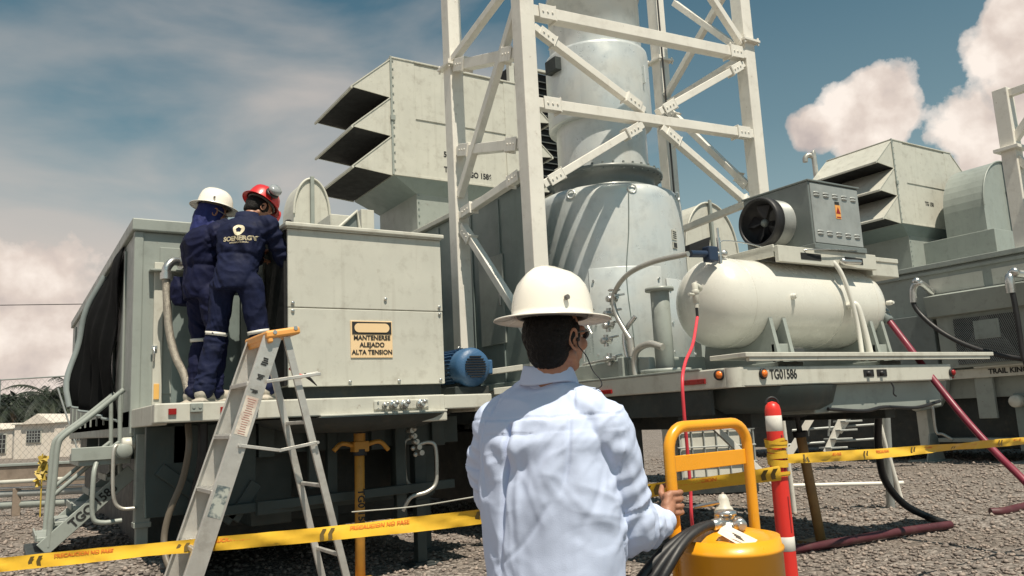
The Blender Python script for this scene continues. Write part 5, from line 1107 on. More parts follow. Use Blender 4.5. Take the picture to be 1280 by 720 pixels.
t = hose('maroon_hose', [hd(1100, 388, 7.2), hd(1112, 402, 7.1), hd(1135, 432, 6.9), hd(1165, 472, 6.7), hd(1205, 522, 6.4), hd(1245, 566, 6.1), hd(1285, 606, 5.8), hd(1330, 660, 5.6), hd(1360, 690, 5.5)], .027, mat('crimson_hose', (.20, .022, .045), .45, var=.15, dirt=.3, dirtcol=(.1, .05, .05)), 'crimson hose running diagonally down from the vessel end to the right edge', extra=1)
g = G(); g.cyl(hd(1096, 384, 7.22), hd(1112, 402, 7.1), .045, 14, bev=.006); g.cyl(hd(1100, 388, 7.2), hd(1106, 395, 7.15), .06, 14); g.cyl(hd(1092, 400, 7.2), hd(1090, 436, 7.2), .03, 12); g.ball(hd(1092, 410, 7.2), .05, 10); g.ball(hd(1090, 428, 7.2), .045, 10); g.build('coupling', slate, t)
hose('maroon_hose', [hz(1238, 640, .04), hz(1255, 639, .04), hz(1280, 633, .04), hz(1330, 622, .04)], .04, hosemar, 'short maroon hose end lying on the gravel at the right edge')
hose('drain_hose', [Vector((1.10, 6.0, 1.25)), hd(236, 560, 5.5), hd(228, 600, 5.5), hd(212, 640, 5.45), hd(205, 675, 5.4), hd(210, 705, 5.3), hd(228, 730, 5.2)], .022, mat('brown_hose', (.13, .11, .085), .5, var=.2, dirt=.4, dirtcol=(.2, .16, .12)), 'brown hose hanging under the deck left of the ladder')
hose('drain_hose', [Vector((1.2, 6.0, 1.25)), hd(252, 580, 5.6), hd(243, 620, 5.6), hd(236, 660, 5.6), hd(232, 700, 5.5)], .034, black, 'thick black hose hanging beside the brown hose behind the ladder')
g = G(); g.tube([hd(440, 640, 5.7), hd(520, 633, 5.5), hd(600, 620, 5.2), hd(680, 608, 5.0)], .005, 6, res=4); solo(g, 'rope', cream, hd(455, 638, 5.6), 'thin pale rope stretched in the shade under the warning box trailer', 'rope')
# ================================================================ PEOPLE
def fuse(g, name, mats, parent, voxel=.006, smooth=3, disp=None, label=None, root=False):
    me = g.mesh('tmp'); tmp = bpy.data.objects.new('tmp', me); COL.objects.link(tmp)
    md = tmp.modifiers.new('r', 'REMESH'); md.mode = 'VOXEL'; md.voxel_size = voxel
    md = tmp.modifiers.new('s', 'SMOOTH'); md.factor = .5; md.iterations = smooth
    dg = bpy.context.evaluated_depsgraph_get(); m2 = bpy.data.meshes.new_from_object(tmp.evaluated_get(dg)); bpy.data.objects.remove(tmp)
    m2.name = name
    nv = len(m2.vertices); co = np.empty(nv*3); m2.vertices.foreach_get('co', co); co = co.reshape(-1, 3)
    if disp is not None:
        no_ = np.empty(nv*3); m2.vertices.foreach_get('normal', no_); no_ = no_.reshape(-1, 3)
        d = np.array([disp(Vector(c)) for c in co]); co = co+no_*d[:, None]
    return m2, co
def finish(m2, co, xf, name, mats, parent, off, label=None):
    """local coordinates -> world through xf (list of Vector basis, origin)"""
    rm, fm, O = xf
    w = co[:, 0:1]*np.array(rm)+co[:, 1:2]*np.array(fm)+co[:, 2:3]*np.array((0, 0, 1.))+np.array(O)-np.array(off)
    m2.vertices.foreach_set('co', w.ravel()); m2.update()
    m2.polygons.foreach_set('use_smooth', [True]*len(m2.polygons)); m2.materials.clear()
    for q in (mats if isinstance(mats, list) else [mats]): m2.materials.append(q)
    o = bpy.data.objects.new(name, m2); COL.objects.link(o)
    if parent: o.parent = parent
    if label: o['label'] = label
    return o
def place(g, xf, name, mats, parent, label=None):
    rm, fm, O = xf; g.v = [rm*v.x+fm*v.y+EZ*v.z+O for v in g.v]; return g.build(name, mats, parent, label)
nz = noise.noise
def ridge(v): return 1-abs(nz(v))*2
def folds(amp, f=(9, 9, 3), slant=0.0, seed=0.0):
    def d(c):
        p = Vector(((c.x+slant*c.z)*f[0]+seed, c.y*f[1]+seed*.7, c.z*f[2]))
        p += Vector((nz(c*3+Vector((seed, 0, 0))), nz(c*3+Vector((0, seed+5, 0))), 0))*1.6
        return amp*(.75*(ridge(p)-.55)+.35*(ridge(p*2.1)-.5)+.15*nz(c*28))
    return d
def head(g, c, s=1.0, turn=0.0, pitch=0.0):
    """skull, jaw, nose, ears, neck stub added to g; returns function mapping head-local to body-local. head looks along +Y"""
    ct_, st_ = math.cos(turn), math.sin(turn); M_ = Matrix.Rotation(-turn, 3, 'Z') @ Matrix.Rotation(-pitch, 3, 'X')
    H = lambda x, y, z: Vector(c)+M_ @ Vector((x*s, y*s, z*s))
    g.ball(H(0, -.008, .035), .1*s, 24, (.76, .96, .98), M3=M_)
    g.ball(H(0, .03, -.02), .08*s, 20, (.80, .88, 1.1), M3=M_)
    g.cap(H(0, .052, -.085), .030*s, H(0, .045, -.03), .052*s)         # chin
    g.cap(H(-.045, .0, -.055), .028*s, H(-.012, .06, -.085), .022*s); g.cap(H(.045, .0, -.055), .028*s, H(.012, .06, -.085), .022*s)
    g.cap(H(0, .098, .012), .009*s, H(0, .120, -.022), .015*s)          # nose
    g.ball(H(.011, .108, -.028), .010*s, 10); g.ball(H(-.011, .108, -.028), .010*s, 10)
    g.cap(H(-.05, .072, .022), .016*s, H(.05, .072, .022), .016*s)       # brow
    g.cap(H(-.022, .093, -.052), .0075*s, H(.022, .093, -.052), .0075*s); g.cap(H(-.018, .091, -.063), .008*s, H(.018, .091, -.063), .008*s)
    for sd in (-1, 1):
        g.ball(H(sd*.045, .072, -.022), .022*s, 12)
        a = [H(sd*(.078+.010*abs(math.sin(t))), -.004+.018*math.cos(t)-.004, -.008+.032*math.sin(t)) for t in [math.pi*2*k/14 for k in range(14)]]
        for k in range(14): g.cap(a[k], .0055*s, a[(k+1) % 14], .0055*s, 8)
        g.ball(H(sd*.079, .0, -.006), .016*s, 10, (.4, .8, 1.5), M3=M_)
    return H, M_
def eyes(H, s, xf, par):
    g = G()
    for sd in (-1, 1): g.ball(H(sd*.031, .083, .004), .0115*s, 12)
    place(g, xf, 'eye', mat('eye_white', (.7, .66, .6), .2, var=.02), par)
    g = G()
    for sd in (-1, 1): g.ball(H(sd*.031, .0925, .004), .0050*s, 10)
    place(g, xf, 'iris', ink, par)
def hand(g, W_, dirv, palmn, side, curl=1.0, s=1.0, grip=None):
    """relaxed hand: wrist W_, pointing dirv, palm normal palmn, side (thumb side) vector"""
    d = Vector(dirv).normalized(); n = Vector(palmn); n = (n-d*n.dot(d)).normalized(); t = Vector(side); t = (t-d*t.dot(d)-n*t.dot(n)).normalized()
    W_ = Vector(W_)
    g.cap(W_, .026*s, W_+d*.03, .024*s)
    for k, o in enumerate((.030, .010, -.010, -.028)):
        root = W_+d*(.085-.004*abs(k-1))*s+t*o*s; g.cap(W_+d*.02+t*o*.55*s, .016*s, root, .0125*s, 10)
        P = [root]; dd = d.copy(); Ls = (.042, .027, .021); sc = (.93, 1.0, .95, .78)[k]
        for j, l in enumerate(Ls):
            a = (.35, .55, .4)[j]*curl; dd = (dd*math.cos(a)+n*math.sin(a)).normalized(); P.append(P[-1]+dd*l*sc*s)
        for j in range(3): g.cap(P[j], (.0100, .0090, .0082)[j]*s, P[j+1], (.0090, .0082, .0070)[j]*s, 10)
    b0 = W_+d*.022*s+t*.022*s; b1 = b0+(d*.6+t*.75+n*.25).normalized()*.040*s; b2 = b1+(d*.85+t*.35+n*.35).normalized()*.030*s; b3 = b2+(d*.95+n*.35).normalized()*.024*s
    g.cap(b0, .0145*s, b1, .0115*s, 10); g.cap(b1, .0110*s, b2, .0095*s, 10); g.cap(b2, .0095*s, b3, .0078*s, 10)

# ---------------- foreground man
hdg = TH+R(38); rm = Vector((math.cos(hdg), -math.sin(hdg), 0)); fm = Vector((math.sin(hdg), math.cos(hdg), 0))
MC = hd(684, 560, 2.55); MC.z = 0; xf = (rm, fm, MC)
def loc(p): p = p-MC; return Vector((p.dot(rm), p.dot(fm), p.z))
man = thing('person', 'man in white hard hat and light blue shirt seen from behind', 'person', MC)
HC = loc(hd(694, 424, 2.55)); HC.z -= .0
grip = hd(838, 628, 2.80); grip.z = hd(838, 628, 2.8).z; gp = loc(Vector((pL.x, pL.y, grip.z)))
sh = Vector((.192, .02, 1.185)); shl = Vector((-.192, .0, 1.185))
elb = loc(hd(788, 655, 2.53)); wr = loc(hd(832, 652, 2.71))
print('UPPER ARM', (elb-sh).length, 'FOREARM', (wr-elb).length, 'sh', sh, 'elb', elb, 'wr', wr, 'HC', HC, 'grip', gp)
ell, wrl = Vector((-.27, .06, .96)), Vector((-.20, .26, .98))
g = G()
H, HM = head(g, HC, 1.0, turn=R(6), pitch=R(-4))
g.cap((HC.x*.2, -.01, 1.24), .062, HC+Vector((0, -.015, -.05)), .057)
g.loft([((0, 0, .78), .15, .10), ((0, 0, .95), .15, .105), ((0, 0, 1.1), .155, .10), ((0, 0, 1.20), .13, .07), ((0, 0, 1.25), .08, .055)])
for a, b, ra, rb in ((sh, elb, .052, .042), (shl, ell, .052, .042), (elb, wr, .042, .027), (ell, wrl, .042, .027)): g.cap(a, ra*.85, b, rb*.9)
for sd in (-1, 1):
    hip, kn, an = Vector((sd*.09, 0, .80)), Vector((sd*.10, .02, .45)), Vector((sd*.11, 0, .09)); g.cap(hip, .085, kn, .055); g.cap(kn, .055, an, .038); g.cap(an, .038, an+Vector((0, .13, -.055)), .032)
# right hand gripping the handle tube: palm on the near/left side, fingers curled round it
ax = EZ
def around(a, r_, z): # angle a measured from direction towards wrist
    w = (wr-gp); w.z = 0; w.normalize(); s_ = EZ.cross(w); return gp+(w*math.cos(a)+s_*math.sin(a))*r_+EZ*z
g.cap(wr, .026, around(0, .047, -.005), .026); g.cap(around(0, .045, .025), .018, around(0, .045, -.03), .018)
for k, z in enumerate((.036, .013, -.010, -.032)):
    Lk = (.9, 1.0, .95, .8)[k]; P = [around(a*Lk, r_, z) for a, r_ in ((.25, .040), (1.1, .035), (2.0, .031), (2.9, .029))]
    for j in range(3): g.cap(P[j], (.0105, .0095, .0085)[j], P[j+1], (.0095, .0085, .0075)[j], 10)
    g.cap(wr*.4+around(0, .047, z)*.6, .016, P[0], .0115, 10)
P = [wr*.55+gp*.45+EZ*.02, around(-.75, .042, .035), around(-1.6, .036, .055), around(-2.3, .033, .060)]
for j in range(3): g.cap(P[j], (.0145, .0115, .0095)[j], P[j+1], (.0115, .0095, .0080)[j], 10)
hand(g, wrl, (0.25, .9, -.15), (.6, -.1, -.7), (.4, .2, .8), 1.2)
m2, co = fuse(g, 'body', skin, man, .0042, 2)
finish(m2, co, xf, 'body', skin, man, MC)
eyes(H, 1.0, xf, man)
# hair
g = G(); g.ball(HC+HM @ Vector((0, -.018, .018)), .103, 28, (.84, .96, .92), M3=HM); g.ball(HC+HM @ Vector((0, -.042, -.038)), .078, 24, (.92, .72, .8), M3=HM)
g.cap(HC+HM @ Vector((.074, .012, .03)), .016, HC+HM @ Vector((.076, .010, -.005)), .008); g.cap(HC+HM @ Vector((-.074, .012, .03)), .016, HC+HM @ Vector((-.076, .010, -.005)), .008)
m2, co = fuse(g, 'hair', hairm, man, .005, 1, lambda c: .003*nz(c*60)+.003*nz(Vector((c.x*120, c.y*120, c.z*25)))); finish(m2, co, xf, 'hair', hairm, man, MC)
# sunglasses, earphone
g = G()
for sd in (-1, 1):
    g.ball(H(sd*.034, .100, .010), .026, 16, (1, .35, .75), M3=HM); g.tube([H(sd*.062, .094, .016), H(sd*.080, .06, .016), H(sd*.082, .01, .012), H(sd*.080, -.01, .0)], .0035, 8, res=3)
g.tube([H(-.014, .106, .014), H(.014, .106, .014)], .003); place(g, xf, 'sunglasses', glassd, man)
g = G(); e0 = H(.088, .006, -.010); e_w = rm*e0.x+fm*e0.y+EZ*e0.z+MC
g.ball(e_w, .007, 10); g.tube([e_w, e_w+EZ*-.02+f0*-.005, hd(733, 445, 2.47), hd(741, 463, 2.46), hd(750, 474, 2.45), hd(752, 482, 2.46), hd(745, 486, 2.46), hd(726, 488, 2.47)], .0018, 6, res=6); g.build('earphone', black, man)
# hard hat (full brim)
def hardhat(name, C_, M_, s, m_, par, xf, brim=.058, ridge_=True):
    g = G(); n = 48; prof = []
    rings = [(1.0, 0, .0), (1.0, .012, 0), (.985, .035, 0), (.94, .065, 0), (.85, .094, 0), (.72, .116, 0), (.54, .133, 0), (.32, .143, 0), (.1, .147, 0), (0.001, .1475, 0)]
    V = []; Fs = []; rx_, ry_ = .116, .136
    ringsA = [(1.0, brim, -.010, 1), (1.0, brim-.002, -.0065, 1), (1.0, brim*.5, -.001, 1), (1.0, brim*.15, .003, 1)]
    allr = []
    for j, (q, ad, z, _) in enumerate(ringsA): allr.append((rx_+ad, ry_+ad*1.05, z))
    for q, z, _ in rings: allr.append((rx_*q, ry_*q, z+.006))
    for (a_, b_, z) in allr:
        for k in range(n):
            a = 2*math.pi*k/n; x = a_*math.cos(a); y = b_*math.sin(a); zz = z
            if ridge_ and z > .03: zz += .010*math.exp(-(x/.018)**2)*min(1, (z-.03)/.06)
            V.append(Vector(C_)+M_ @ Vector((x*s, y*s, zz*s)))
    for i in range(len(allr)-1):
        for k in range(n): Fs.append((i*n+k, i*n+(k+1) % n, (i+1)*n+(k+1) % n, (i+1)*n+k))
    g.add(V, Fs, True)
    o = place(g, xf, name, m_, par); md = o.modifiers.new('t', 'SOLIDIFY'); md.thickness = .003; md.offset = -1
    g = G()
    for sd in (-1, 1): g.cyl(Vector(C_)+M_ @ Vector((sd*.119*s, -.05*s, .045*s)), Vector(C_)+M_ @ Vector((sd*.109*s, -.05*s, .043*s)), .008, 12)
    g.tube([Vector(C_)+M_ @ Vector((.092*s*math.cos(a), .112*s*math.sin(a), .004*s)) for a in [2*math.pi*k/24 for k in range(25)]], .010, 8)
    place(g, xf, 'suspension_band', mat('hat_band', (.10, .095, .09), .7, var=.2), o); return o
HMf = HM @ Matrix.Rotation(R(0), 3, 'X')
hat_c = loc(hd(691, 397, 2.55)); hardhat('hard_hat', hat_c, Matrix.Rotation(-R(10), 3, 'Z') @ Matrix.Rotation(-R(1), 3, 'X'), 1.03, hatw, man, xf, brim=.055)
# shirt
g = G()
g.loft([((0, .0, .60), .222, .165), ((0, .0, .70), .228, .170), ((0, .005, .82), .235, .175), ((0, .0, .95), .235, .172), ((0, -.005, 1.05), .225, .160), ((0, -.012, 1.12), .222, .152), ((0, -.014, 1.18), .205, .138), ((0, -.010, 1.23), .160, .110), ((HC.x*.15, -.004, 1.275), .125, .085), ((HC.x*.25, 0, 1.30), .080, .072), ((HC.x*.3, .002, 1.325), .072, .070)], 40, 2.3)
for sd in (-1, 1): g.cap((sd*.05, -.012, 1.265), .054, (sd*.165, .0, 1.20), .070)
for s_, e_, w_ in ((sh, elb, wr), (shl, ell, wrl)):
    s0 = s_+Vector((-.05*math.copysign(1, s_.x), 0, -.01)); g.cap(s0, .086, s_+(e_-s_)*.15, .088); g.cap(s_+(e_-s_)*.1, .090, e_, .084); g.cap(s_.lerp(e_, .5)+Vector((-.02, 0, 0)), .085, e_+Vector((-.02, -.01, -.035)), .065)
    m_ = e_.lerp(w_, .55)+EZ*-.012; g.cap(e_, .080, m_, .066); g.cap(m_, .066, e_.lerp(w_, .93), .040); g.cap(e_.lerp(w_, .86), .040, e_.lerp(w_, .99), .036)
shirt_d0 = folds(.020, (4.2, 4.2, 1.7), .55, 3.1); shirt_d1 = folds(.010, (10, 10, 4), -.9, 8.4)
def seg_d(c, a, b):
    ab = b-a; t = max(0, min(1, (c-a).dot(ab)/ab.length_squared)); return (c-(a+ab*t)).length, t
def crease(c, ang, f, st, w, seed):
    ca, sa = math.cos(ang), math.sin(ang); u_, v_ = c.x*ca+c.z*sa, -c.x*sa+c.z*ca
    wob = nz(c*4+Vector((seed, 0, 0)))*.8
    n_ = nz(Vector((u_*f+wob, c.y*f*.8+seed, v_*st))); m_ = nz(Vector((c.x*5+seed*2, c.y*5, c.z*5)))
    return math.exp(-(n_/w)**2)*max(0, min(1, .45+1.3*m_))
def shirt_disp(c):
    d = .34*shirt_d0(c)+.0045*crease(c, -.75, 6, 1.6, .13, 1.7)+.0035*crease(c, .35, 7, 1.8, .11, 6.1)-.004*crease(c, -.55, 7, 1.8, .12, 3.3)+.0015*crease(c, -1.1, 16, 4, .12, 9.9)
    # radiating folds at the armpit and down the sleeves
    for s_, e_, w_ in ((sh, elb, wr), (shl, ell, wrl)):
        q, t = seg_d(c, s_, e_)
        if q < .13: 
            fade = max(0, 1-q/.13)**.3*(.25+t)
            d += .0045*fade*math.sin(t*30+nz(c*9)*3.2+(c.y-s_.y)*22)
        q2, t2 = seg_d(c, e_, w_)
        if q2 < .12: d += .0055*math.sin(t2*26+nz(c*11)*3+c.z*26)*min(1, 3*(1-t2)+.1)
        # drag lines from the back of the armhole down towards the middle of the back
        ap = s_+Vector((-.02*math.copysign(1, s_.x), -.09, -.04)); dv = c-ap; rr_ = math.hypot(dv.x, dv.z)
        if .06 < rr_ < .42 and c.y < .02 and dv.z < 0: d += .008*math.sin(math.atan2(dv.x*math.copysign(1, s_.x), -dv.z)*8+nz(c*4)*2.2)*min(1, (rr_-.06)/.08)*(1-rr_/.42)
    # box pleat from the yoke
    if c.y < 0 and c.z < 1.185 and abs(c.x+.03) < .08:
        f = min(1, (1.185-c.z)/.03)*max(0, 1-(1.185-c.z)/.5); d += -.034*f*(math.exp(-((c.x+.025+.12*(1.185-c.z))/.008)**2)); d += .010*f*math.exp(-((c.x-.0)/.014)**2)
    if c.y < 0.02 and abs(c.z-1.19) < .004: d -= .002
    if .95 < c.z < 1.27 and c.y < .06: d -= .0065*math.exp(-((abs(c.x)-.168+.25*(c.z-1.12)**2*4)/.006)**2)*min(1, (c.z-.95)/.1)
    return d
m2, co = fuse(g, 'shirt', shirtm, man, .0052, 6, shirt_disp)
finish(m2, co, xf, 'shirt', shirtm, man, MC)
# collar: standing fold round the neck
g = G(); V = []; n = 40; nc = Vector((HC.x*.35, .0, 0))
prof = [(.078, 1.275), (.076, 1.335), (.074, 1.352), (.080, 1.356), (.088, 1.335), (.100, 1.292), (.098, 1.287), (.086, 1.32)]
for r_, z in prof:
    for k in range(n):
        a = math.pi*(-1.32+2*.82*k/(n-1))+math.pi*0; b_ = -math.pi/2+(k/(n-1)-.5)*2*math.pi*.86
        fr = max(0, math.sin(b_)); V.append(nc+Vector((r_*math.cos(b_)*1.0, r_*math.sin(b_)*.98, z-.030*(fr)-.004*math.sin(b_*3))))
Fs = [(i*n+k, i*n+k+1, (i+1)*n+k+1, (i+1)*n+k) for i in range(len(prof)-1) for k in range(n-1)]
g.add(V, Fs, True); o = place(g, xf, 'collar', shirtm, man); md = o.modifiers.new('t', 'SOLIDIFY'); md.thickness = .002; md = o.modifiers.new('b', 'SUBSURF'); md.levels = md.render_levels = 1
g = G(); w_ = wr-elb; wdn = w_.normalized(); X_ = wdn.cross(EZ).normalized(); Y_ = wdn.cross(X_)
g.loft([(elb.lerp(wr, .80), .044, .042, X_, Y_), (elb.lerp(wr, .84), .043, .041, X_, Y_), (elb.lerp(wr, 1.0), .042, .040, X_, Y_), (elb.lerp(wr, 1.02), .039, .037, X_, Y_)], 28)
m2, co = fuse(g, 'cuff', shirtm, man, .004, 1, lambda c: .003*nz(c*22)); finish(m2, co, xf, 'cuff', shirtm, man, MC)
g = G(); g.loft([((0, 0, .93), .165, .125), ((0, 0, .80), .175, .135), ((0, 0, .72), .165, .12)], 32)
for sd in (-1, 1): g.cap((sd*.09, 0, .78), .095, (sd*.10, .02, .45), .070); g.cap((sd*.10, .02, .45), .070, (sd*.11, 0, .10), .062)
m2, co = fuse(g, 'trousers', trous, man, .009, 3, folds(.008)); finish(m2, co, xf, 'trousers', trous, man, MC)
for sd in (-1, 1):
    g = G(); g.cap((sd*.11, -.01, .06), .05, (sd*.115, .15, .045), .042); g.frame(Vector((sd*.112, .07, .015)), EX, EY, EZ, .09, .27, .03, .01)
    m2, co = fuse(g, 'shoe', black, man, .006, 3); finish(m2, co, xf, 'shoe', black, man, MC)

# ---------------- workers on the deck
def worker(cx, cy, z0, hd_, label, J, hatspec, cloth, seed, H0=1.0):
    rm = Vector((math.cos(hd_), -math.sin(hd_), 0)); fm = Vector((math.sin(hd_), math.cos(hd_), 0)); O = Vector((cx, cy, z0)); xf = (rm, fm, O)
    t = thing('person', label, 'person', O, 'people at work on the deck')
    g = G(); H, HM = head(g, J['head'], 1.0, J['turn'], J['pitch']); nb_ = J['neck']; hp = J['hip']
    g.cap(nb_-EZ*.04, .06, Vector(J['head'])+HM @ Vector((0, -.015, -.06)), .055)
    g.cap(hp, .085, nb_.lerp(hp, .25), .075)
    for sd in (0, 1): 
        s_, e_, w_ = J['arm'][sd]; g.cap(s_, .040, e_, .034); g.cap(e_, .034, w_, .025); hand(g, w_, J['hd'][sd][0], J['hd'][sd][1], J['hd'][sd][2], 1.1)
        h_, k_, a_ = J['leg'][sd]; g.cap(h_, .060, k_, .042); g.cap(k_, .042, a_, .032); g.cap(a_, .032, a_+Vector((0, .12, -.05)), .03)
    m2, co = fuse(g, 'body', skin, t, .0052, 2); finish(m2, co, xf, 'body', skin, t, O); eyes(H, 1.0, xf, t)
    # coverall
    g = G(); mid = nb_.lerp(hp, .5); L0 = (nb_-hp)
    Xs = (J['arm'][1][0]-J['arm'][0][0]).normalized(); Yn = EZ.cross(Xs).normalized()
    def rg(f, hw, hdp, off=0): c = hp+L0*f+Yn*off; return (c, hw, hdp, Xs, Yn)
    g.loft([rg(-.22, .125, .115), rg(-.08, .152, .128), rg(.1, .156, .130), rg(.26, .158, .122), rg(.34, .164, .128), rg(.55, .182, .138, -.01), rg(.75, .200, .140, -.02), rg(.87, .190, .118, -.015), rg(.96, .13, .095, -.005), rg(1.03, .075, .07)], 36, 2.3)
    for sd in (0, 1):
        s_, e_, w_ = J['arm'][sd]; inn = s_.lerp(nb_-EZ*.05, .35); g.cap(inn, .070, s_, .072); g.cap(s_, .072, e_, .058); g.cap(e_, .058, e_.lerp(w_, .95), .045)
        h_, k_, a_ = J['leg'][sd]; g.cap(h_.lerp(hp, .35), .096, h_.lerp(k_, .15), .094); g.cap(h_.lerp(k_, .1), .094, k_, .074); g.cap(k_, .076, a_.lerp(k_, .12), .068); g.cap(a_.lerp(k_, .25), .070, a_+EZ*.0, .074)
    f1 = folds(.014, (8, 8, 3.4), .4, seed); f2 = folds(.008, (5, 5, 16), .2, seed+4)
    def dsp(c):
        d = f1(c)
        for sd in (0, 1):
            k_ = J['leg'][sd][1]; a_ = J['leg'][sd][2]; d += .5*f2(c)*math.exp(-((c.z-k_.z)/.12)**2)+1.3*f2(c)*math.exp(-((c.z-a_.z-.05)/.08)**2)
            q, t_ = seg_d(c, J['arm'][sd][0], J['arm'][sd][1]); 
            if q < .11: d += .006*math.sin(t_*24+nz(c*8)*3)
        zz = (c-(hp+L0*.30)).dot(L0.normalized())
        if abs(zz) < .06 and (c-hp).length < .34: d += -.006*math.exp(-(zz/.014)**2)+.004*math.sin(c.x*70+nz(c*6)*4)*math.exp(-(zz/.04)**2)
        return d
    m2, co = fuse(g, 'coverall', cloth, t, .0072, 5, dsp); finish(m2, co, xf, 'coverall', cloth, t, O)
    g = G(); n = 24; 
    prof = [(.080, -.02), (.078, .035), (.084, .037), (.096, -.012)]
    V = []
    for r_, z in prof:
        for k in range(n): a = 2*math.pi*k/n; V.append(nb_+Xs*r_*math.cos(a)+Yn*r_*math.sin(a)+EZ*(z-.012*max(0, math.sin(a))))
    g.add(V, [(i*n+k, i*n+(k+1) % n, (i+1)*n+(k+1) % n, (i+1)*n+k) for i in range(3) for k in range(n)], True); place(g, xf, 'collar', cloth, t)
    for sd in (0, 1):
        h_, k_, a_ = J['leg'][sd]; c = k_.lerp(a_, .0)+EZ*.0; g = G(); ax_ = (h_-k_).normalized()
        g.rev(c+ax_*.03, [(.070, -.013), (.078, -.013), (.080, .013), (.070, .013)], ax_, 28); place(g, xf, 'reflective_band', refl, t)
        g = G(); g.cap(a_+Vector((0, -.03, -.03)), .048, a_+Vector((0, .13, -.045)), .043); g.frame(a_+Vector((0, .055, -.083)), EX, EY, EZ, .10, .29, .028, .012)
        m2, co = fuse(g, 'boot', bootm, t, .007, 3); finish(m2, co, xf, 'boot', bootm, t, O)
    return t, xf, H, HM
V3 = lambda *a: Vector(a)
ZD = 1.392
# left worker: white hat, blue neck cover
J = dict(head=V3(.02, .05, 1.475), turn=R(5), pitch=R(22), neck=V3(0, .0, 1.36), hip=V3(0, -.02, .90),
         arm=[(V3(-.19, .01, 1.29), V3(-.25, .10, 1.02), V3(-.12, .33, 1.05)), (V3(.19, .01, 1.29), V3(.24, .14, 1.04), V3(.14, .38, 1.12))],
         hd=[((.3, .9, .1), (.3, 0, -.9), (.9, -.2, 0)), ((-.3, .9, .1), (-.3, 0, -.9), (-.9, -.2, 0))],
         leg=[(V3(-.10, 0, .86), V3(-.12, .03, .47), V3(-.13, -.02, .10)), (V3(.10, 0, .86), V3(.12, .05, .47), V3(.13, .02, .10))])
c = hy(254, 497, 6.36)
w1, xf1, H1, HM1 = worker(c.x, c.y, ZD, R(78), 'worker in navy coverall and white hard hat, left of the pair', J, None, navy, 2.0)
hardhat('hard_hat', H1(0, -.005, .055), HM1 @ Matrix.Rotation(R(12), 3, 'X'), 1.0, hatw, w1, xf1, .052)
g = G(); g.ball(H1(0, -.02, .01), .112, 22, (.82, .95, .95), M3=HM1); g.cap(H1(0, -.045, -.05), .085, V3(0, -.01, 1.33), .105); g.cap(H1(.05, .01, -.06), .05, V3(.07, .03, 1.33), .07)
m2, co = fuse(g, 'neck_cover', royal, w1, .007, 3, folds(.008, (14, 14, 5), .3, 1.2)); finish(m2, co, xf1, 'neck_cover', royal, w1, w1.location)
g = G()
for sd in (-1, 1): g.ball(H1(sd*.034, .098, .010), .027, 14, (1, .4, .75), M3=HM1); g.tube([H1(sd*.06, .095, .015), H1(sd*.086, .05, .012), H1(sd*.10, .0, .01)], .004)
place(g, xf1, 'goggles', mat('goggle_lens', (.30, .30, .28), .15, var=.1), w1)
g = G(); g.loft([((-.215, -.06, .78), .05, .075), ((-.23, -.06, .83), .075, .10), ((-.23, -.06, .92), .08, .105), ((-.21, -.06, 1.0), .055, .09)], 24, 2.6)
m2, co = fuse(g, 'tool_pouch', navy, w1, .006, 3, folds(.010, (12, 12, 8), .2, 6)); finish(m2, co, xf1, 'tool_pouch', navy, w1, w1.location)
# right worker: red helmet with ear defenders, leaning to the open side of the box
J = dict(head=V3(.06, .20, 1.50), turn=R(32), pitch=R(38), neck=V3(.02, .09, 1.40), hip=V3(-.02, -.02, .93),
         arm=[(V3(-.20, .06, 1.32), V3(-.22, .26, 1.10), V3(-.04, .44, 1.20)), (V3(.21, .06, 1.32), V3(.27, .18, 1.06), V3(.18, .42, 1.14))],
         hd=[((.4, .8, .3), (.3, 0, -.9), (.9, -.2, 0)), ((-.2, .9, .3), (-.3, 0, -.9), (-.9, -.2, 0))],
         leg=[(V3(-.11, -.02, .90), V3(-.17, -.02, .48), V3(-.23, -.08, .10)), (V3(.09, -.01, .90), V3(.14, .04, .48), V3(.21, .02, .10))])
c = hy(298, 497, 6.05)
w2, xf2, H2, HM2 = worker(c.x, c.y, ZD, R(40), 'worker in navy coverall and red helmet leaning to the open cabinet', J, None, navy2, 7.0)
hardhat('hard_hat', H2(0, -.005, .050), HM2 @ Matrix.Rotation(R(6), 3, 'X'), .98, hatr, w2, xf2, .030)
g = G(); g.ball(H2(0, -.02, .012), .104, 22, (.82, .95, .9), M3=HM2); g.ball(H2(0, -.05, -.035), .075, 18, (.95, .7, .8), M3=HM2)
m2, co = fuse(g, 'hair', hairm, w2, .007, 1, lambda c: .003*nz(c*50)); finish(m2, co, xf2, 'hair', hairm, w2, w2.location)
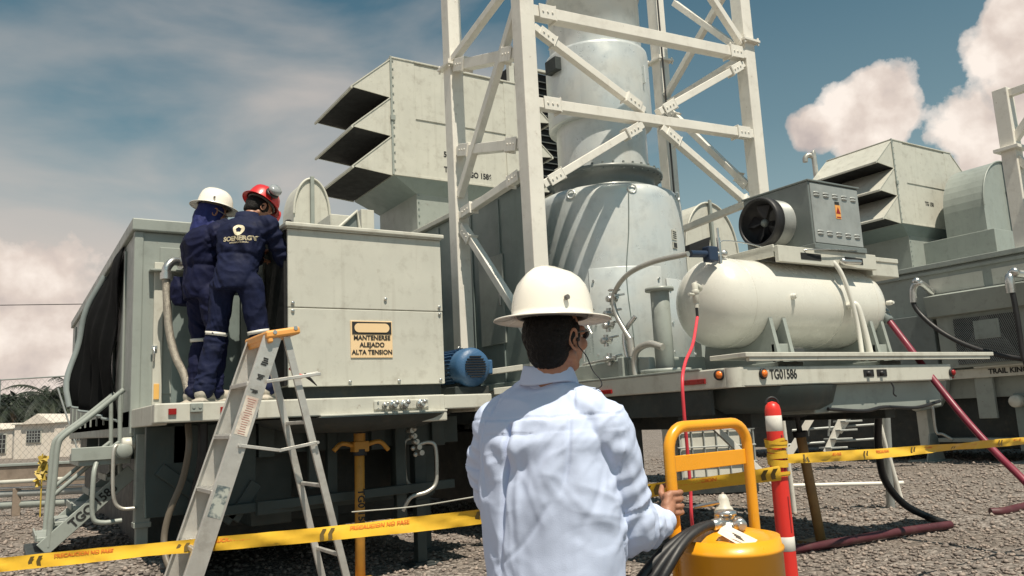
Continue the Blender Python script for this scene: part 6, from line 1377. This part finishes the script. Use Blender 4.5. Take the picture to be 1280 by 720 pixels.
for sd in (-1, 1):
    g = G(); g.rev(H2(sd*.125, -.03, .13), [(0, 0), (.046, .0), (.052, .012), (.050, .03), (.034, .045), (0, .048)], HM2 @ Vector((sd*.8, -.25, .55)), 20, sy=1.2); place(g, xf2, 'ear_defender', mat('grey_cup', (.30, .32, .33), .3, var=.1, coat=.3), w2)
    g = G(); g.rev(H2(sd*.118, -.03, .125), [(0, 0), (.050, .0), (.053, -.016), (.04, -.022), (0, -.022)], HM2 @ Vector((sd*.8, -.25, .55)), 20, sy=1.2); g.tube([H2(sd*.12, 0, .04), H2(sd*.135, -.02, .10)], .005); place(g, xf2, 'ear_cushion', black, w2)
g = G(); g.rev(H2(0, .135, .05), [(.06, .0), (.065, .02), (.05, .03)], HM2 @ Vector((0, .9, .3)), 16); place(g, xf2, 'visor', hatr, w2)
# logo on the back of the coverall
rm2, fm2, O2 = xf2; dgp = bpy.context.evaluated_depsgraph_get(); cov = [o for o in w2.children if o.name.startswith('coverall')][0]
lc = O2+rm2*(.035)+fm2*(-.16)+EZ*1.245
from mathutils.bvhtree import BVHTree
me_ = cov.data; off2 = Vector(w2.location); bvh = BVHTree.FromPolygons([v.co+off2 for v in me_.vertices], [tuple(p_.vertices) for p_ in me_.polygons])
def project(o, lift=.003):
    off = off2
    for v in o.data.vertices:
        w = v.co+off; hit = bvh.ray_cast(w-fm2*.5, fm2)
        if hit[0] is not None: v.co = hit[0]-fm2*lift-off
    return o
logom = mat('logo_cream', (.80, .72, .52), .6, var=.05)
bp = Vector((0, 0, 0))
o = letters('SOENERGY', .034, lc+EZ*-.045+rm2*.012, rm2, EZ, logom, cov, bold=.0022, align='CENTER', sx=1.02, ext=.0001, name='back_lettering'); project(o)
o = letters('INTERNATIONAL', .010, lc+EZ*-.075+rm2*.012, rm2, EZ, logom, cov, bold=.0006, align='CENTER', sx=1.3, ext=.0001, name='back_lettering'); project(o)
g = G(); n = 40; V = []
for k in range(n):
    a = 2*math.pi*k/n; ro = .042*(1+.10*math.sin(3*a+.6)); ri = .019*(1+.1*math.sin(5*a))
    for r_ in (ro, (ro+ri)/2, ri): V.append(lc+rm2*(r_*math.cos(a)*1.0+.01)+EZ*(r_*math.sin(a)+.022))
g.add(V, [(3*k+j, 3*k+j+1, 3*((k+1) % n)+j+1, 3*((k+1) % n)+j) for k in range(n) for j in range(2)]); o = g.build('back_emblem', logom, cov); project(o)
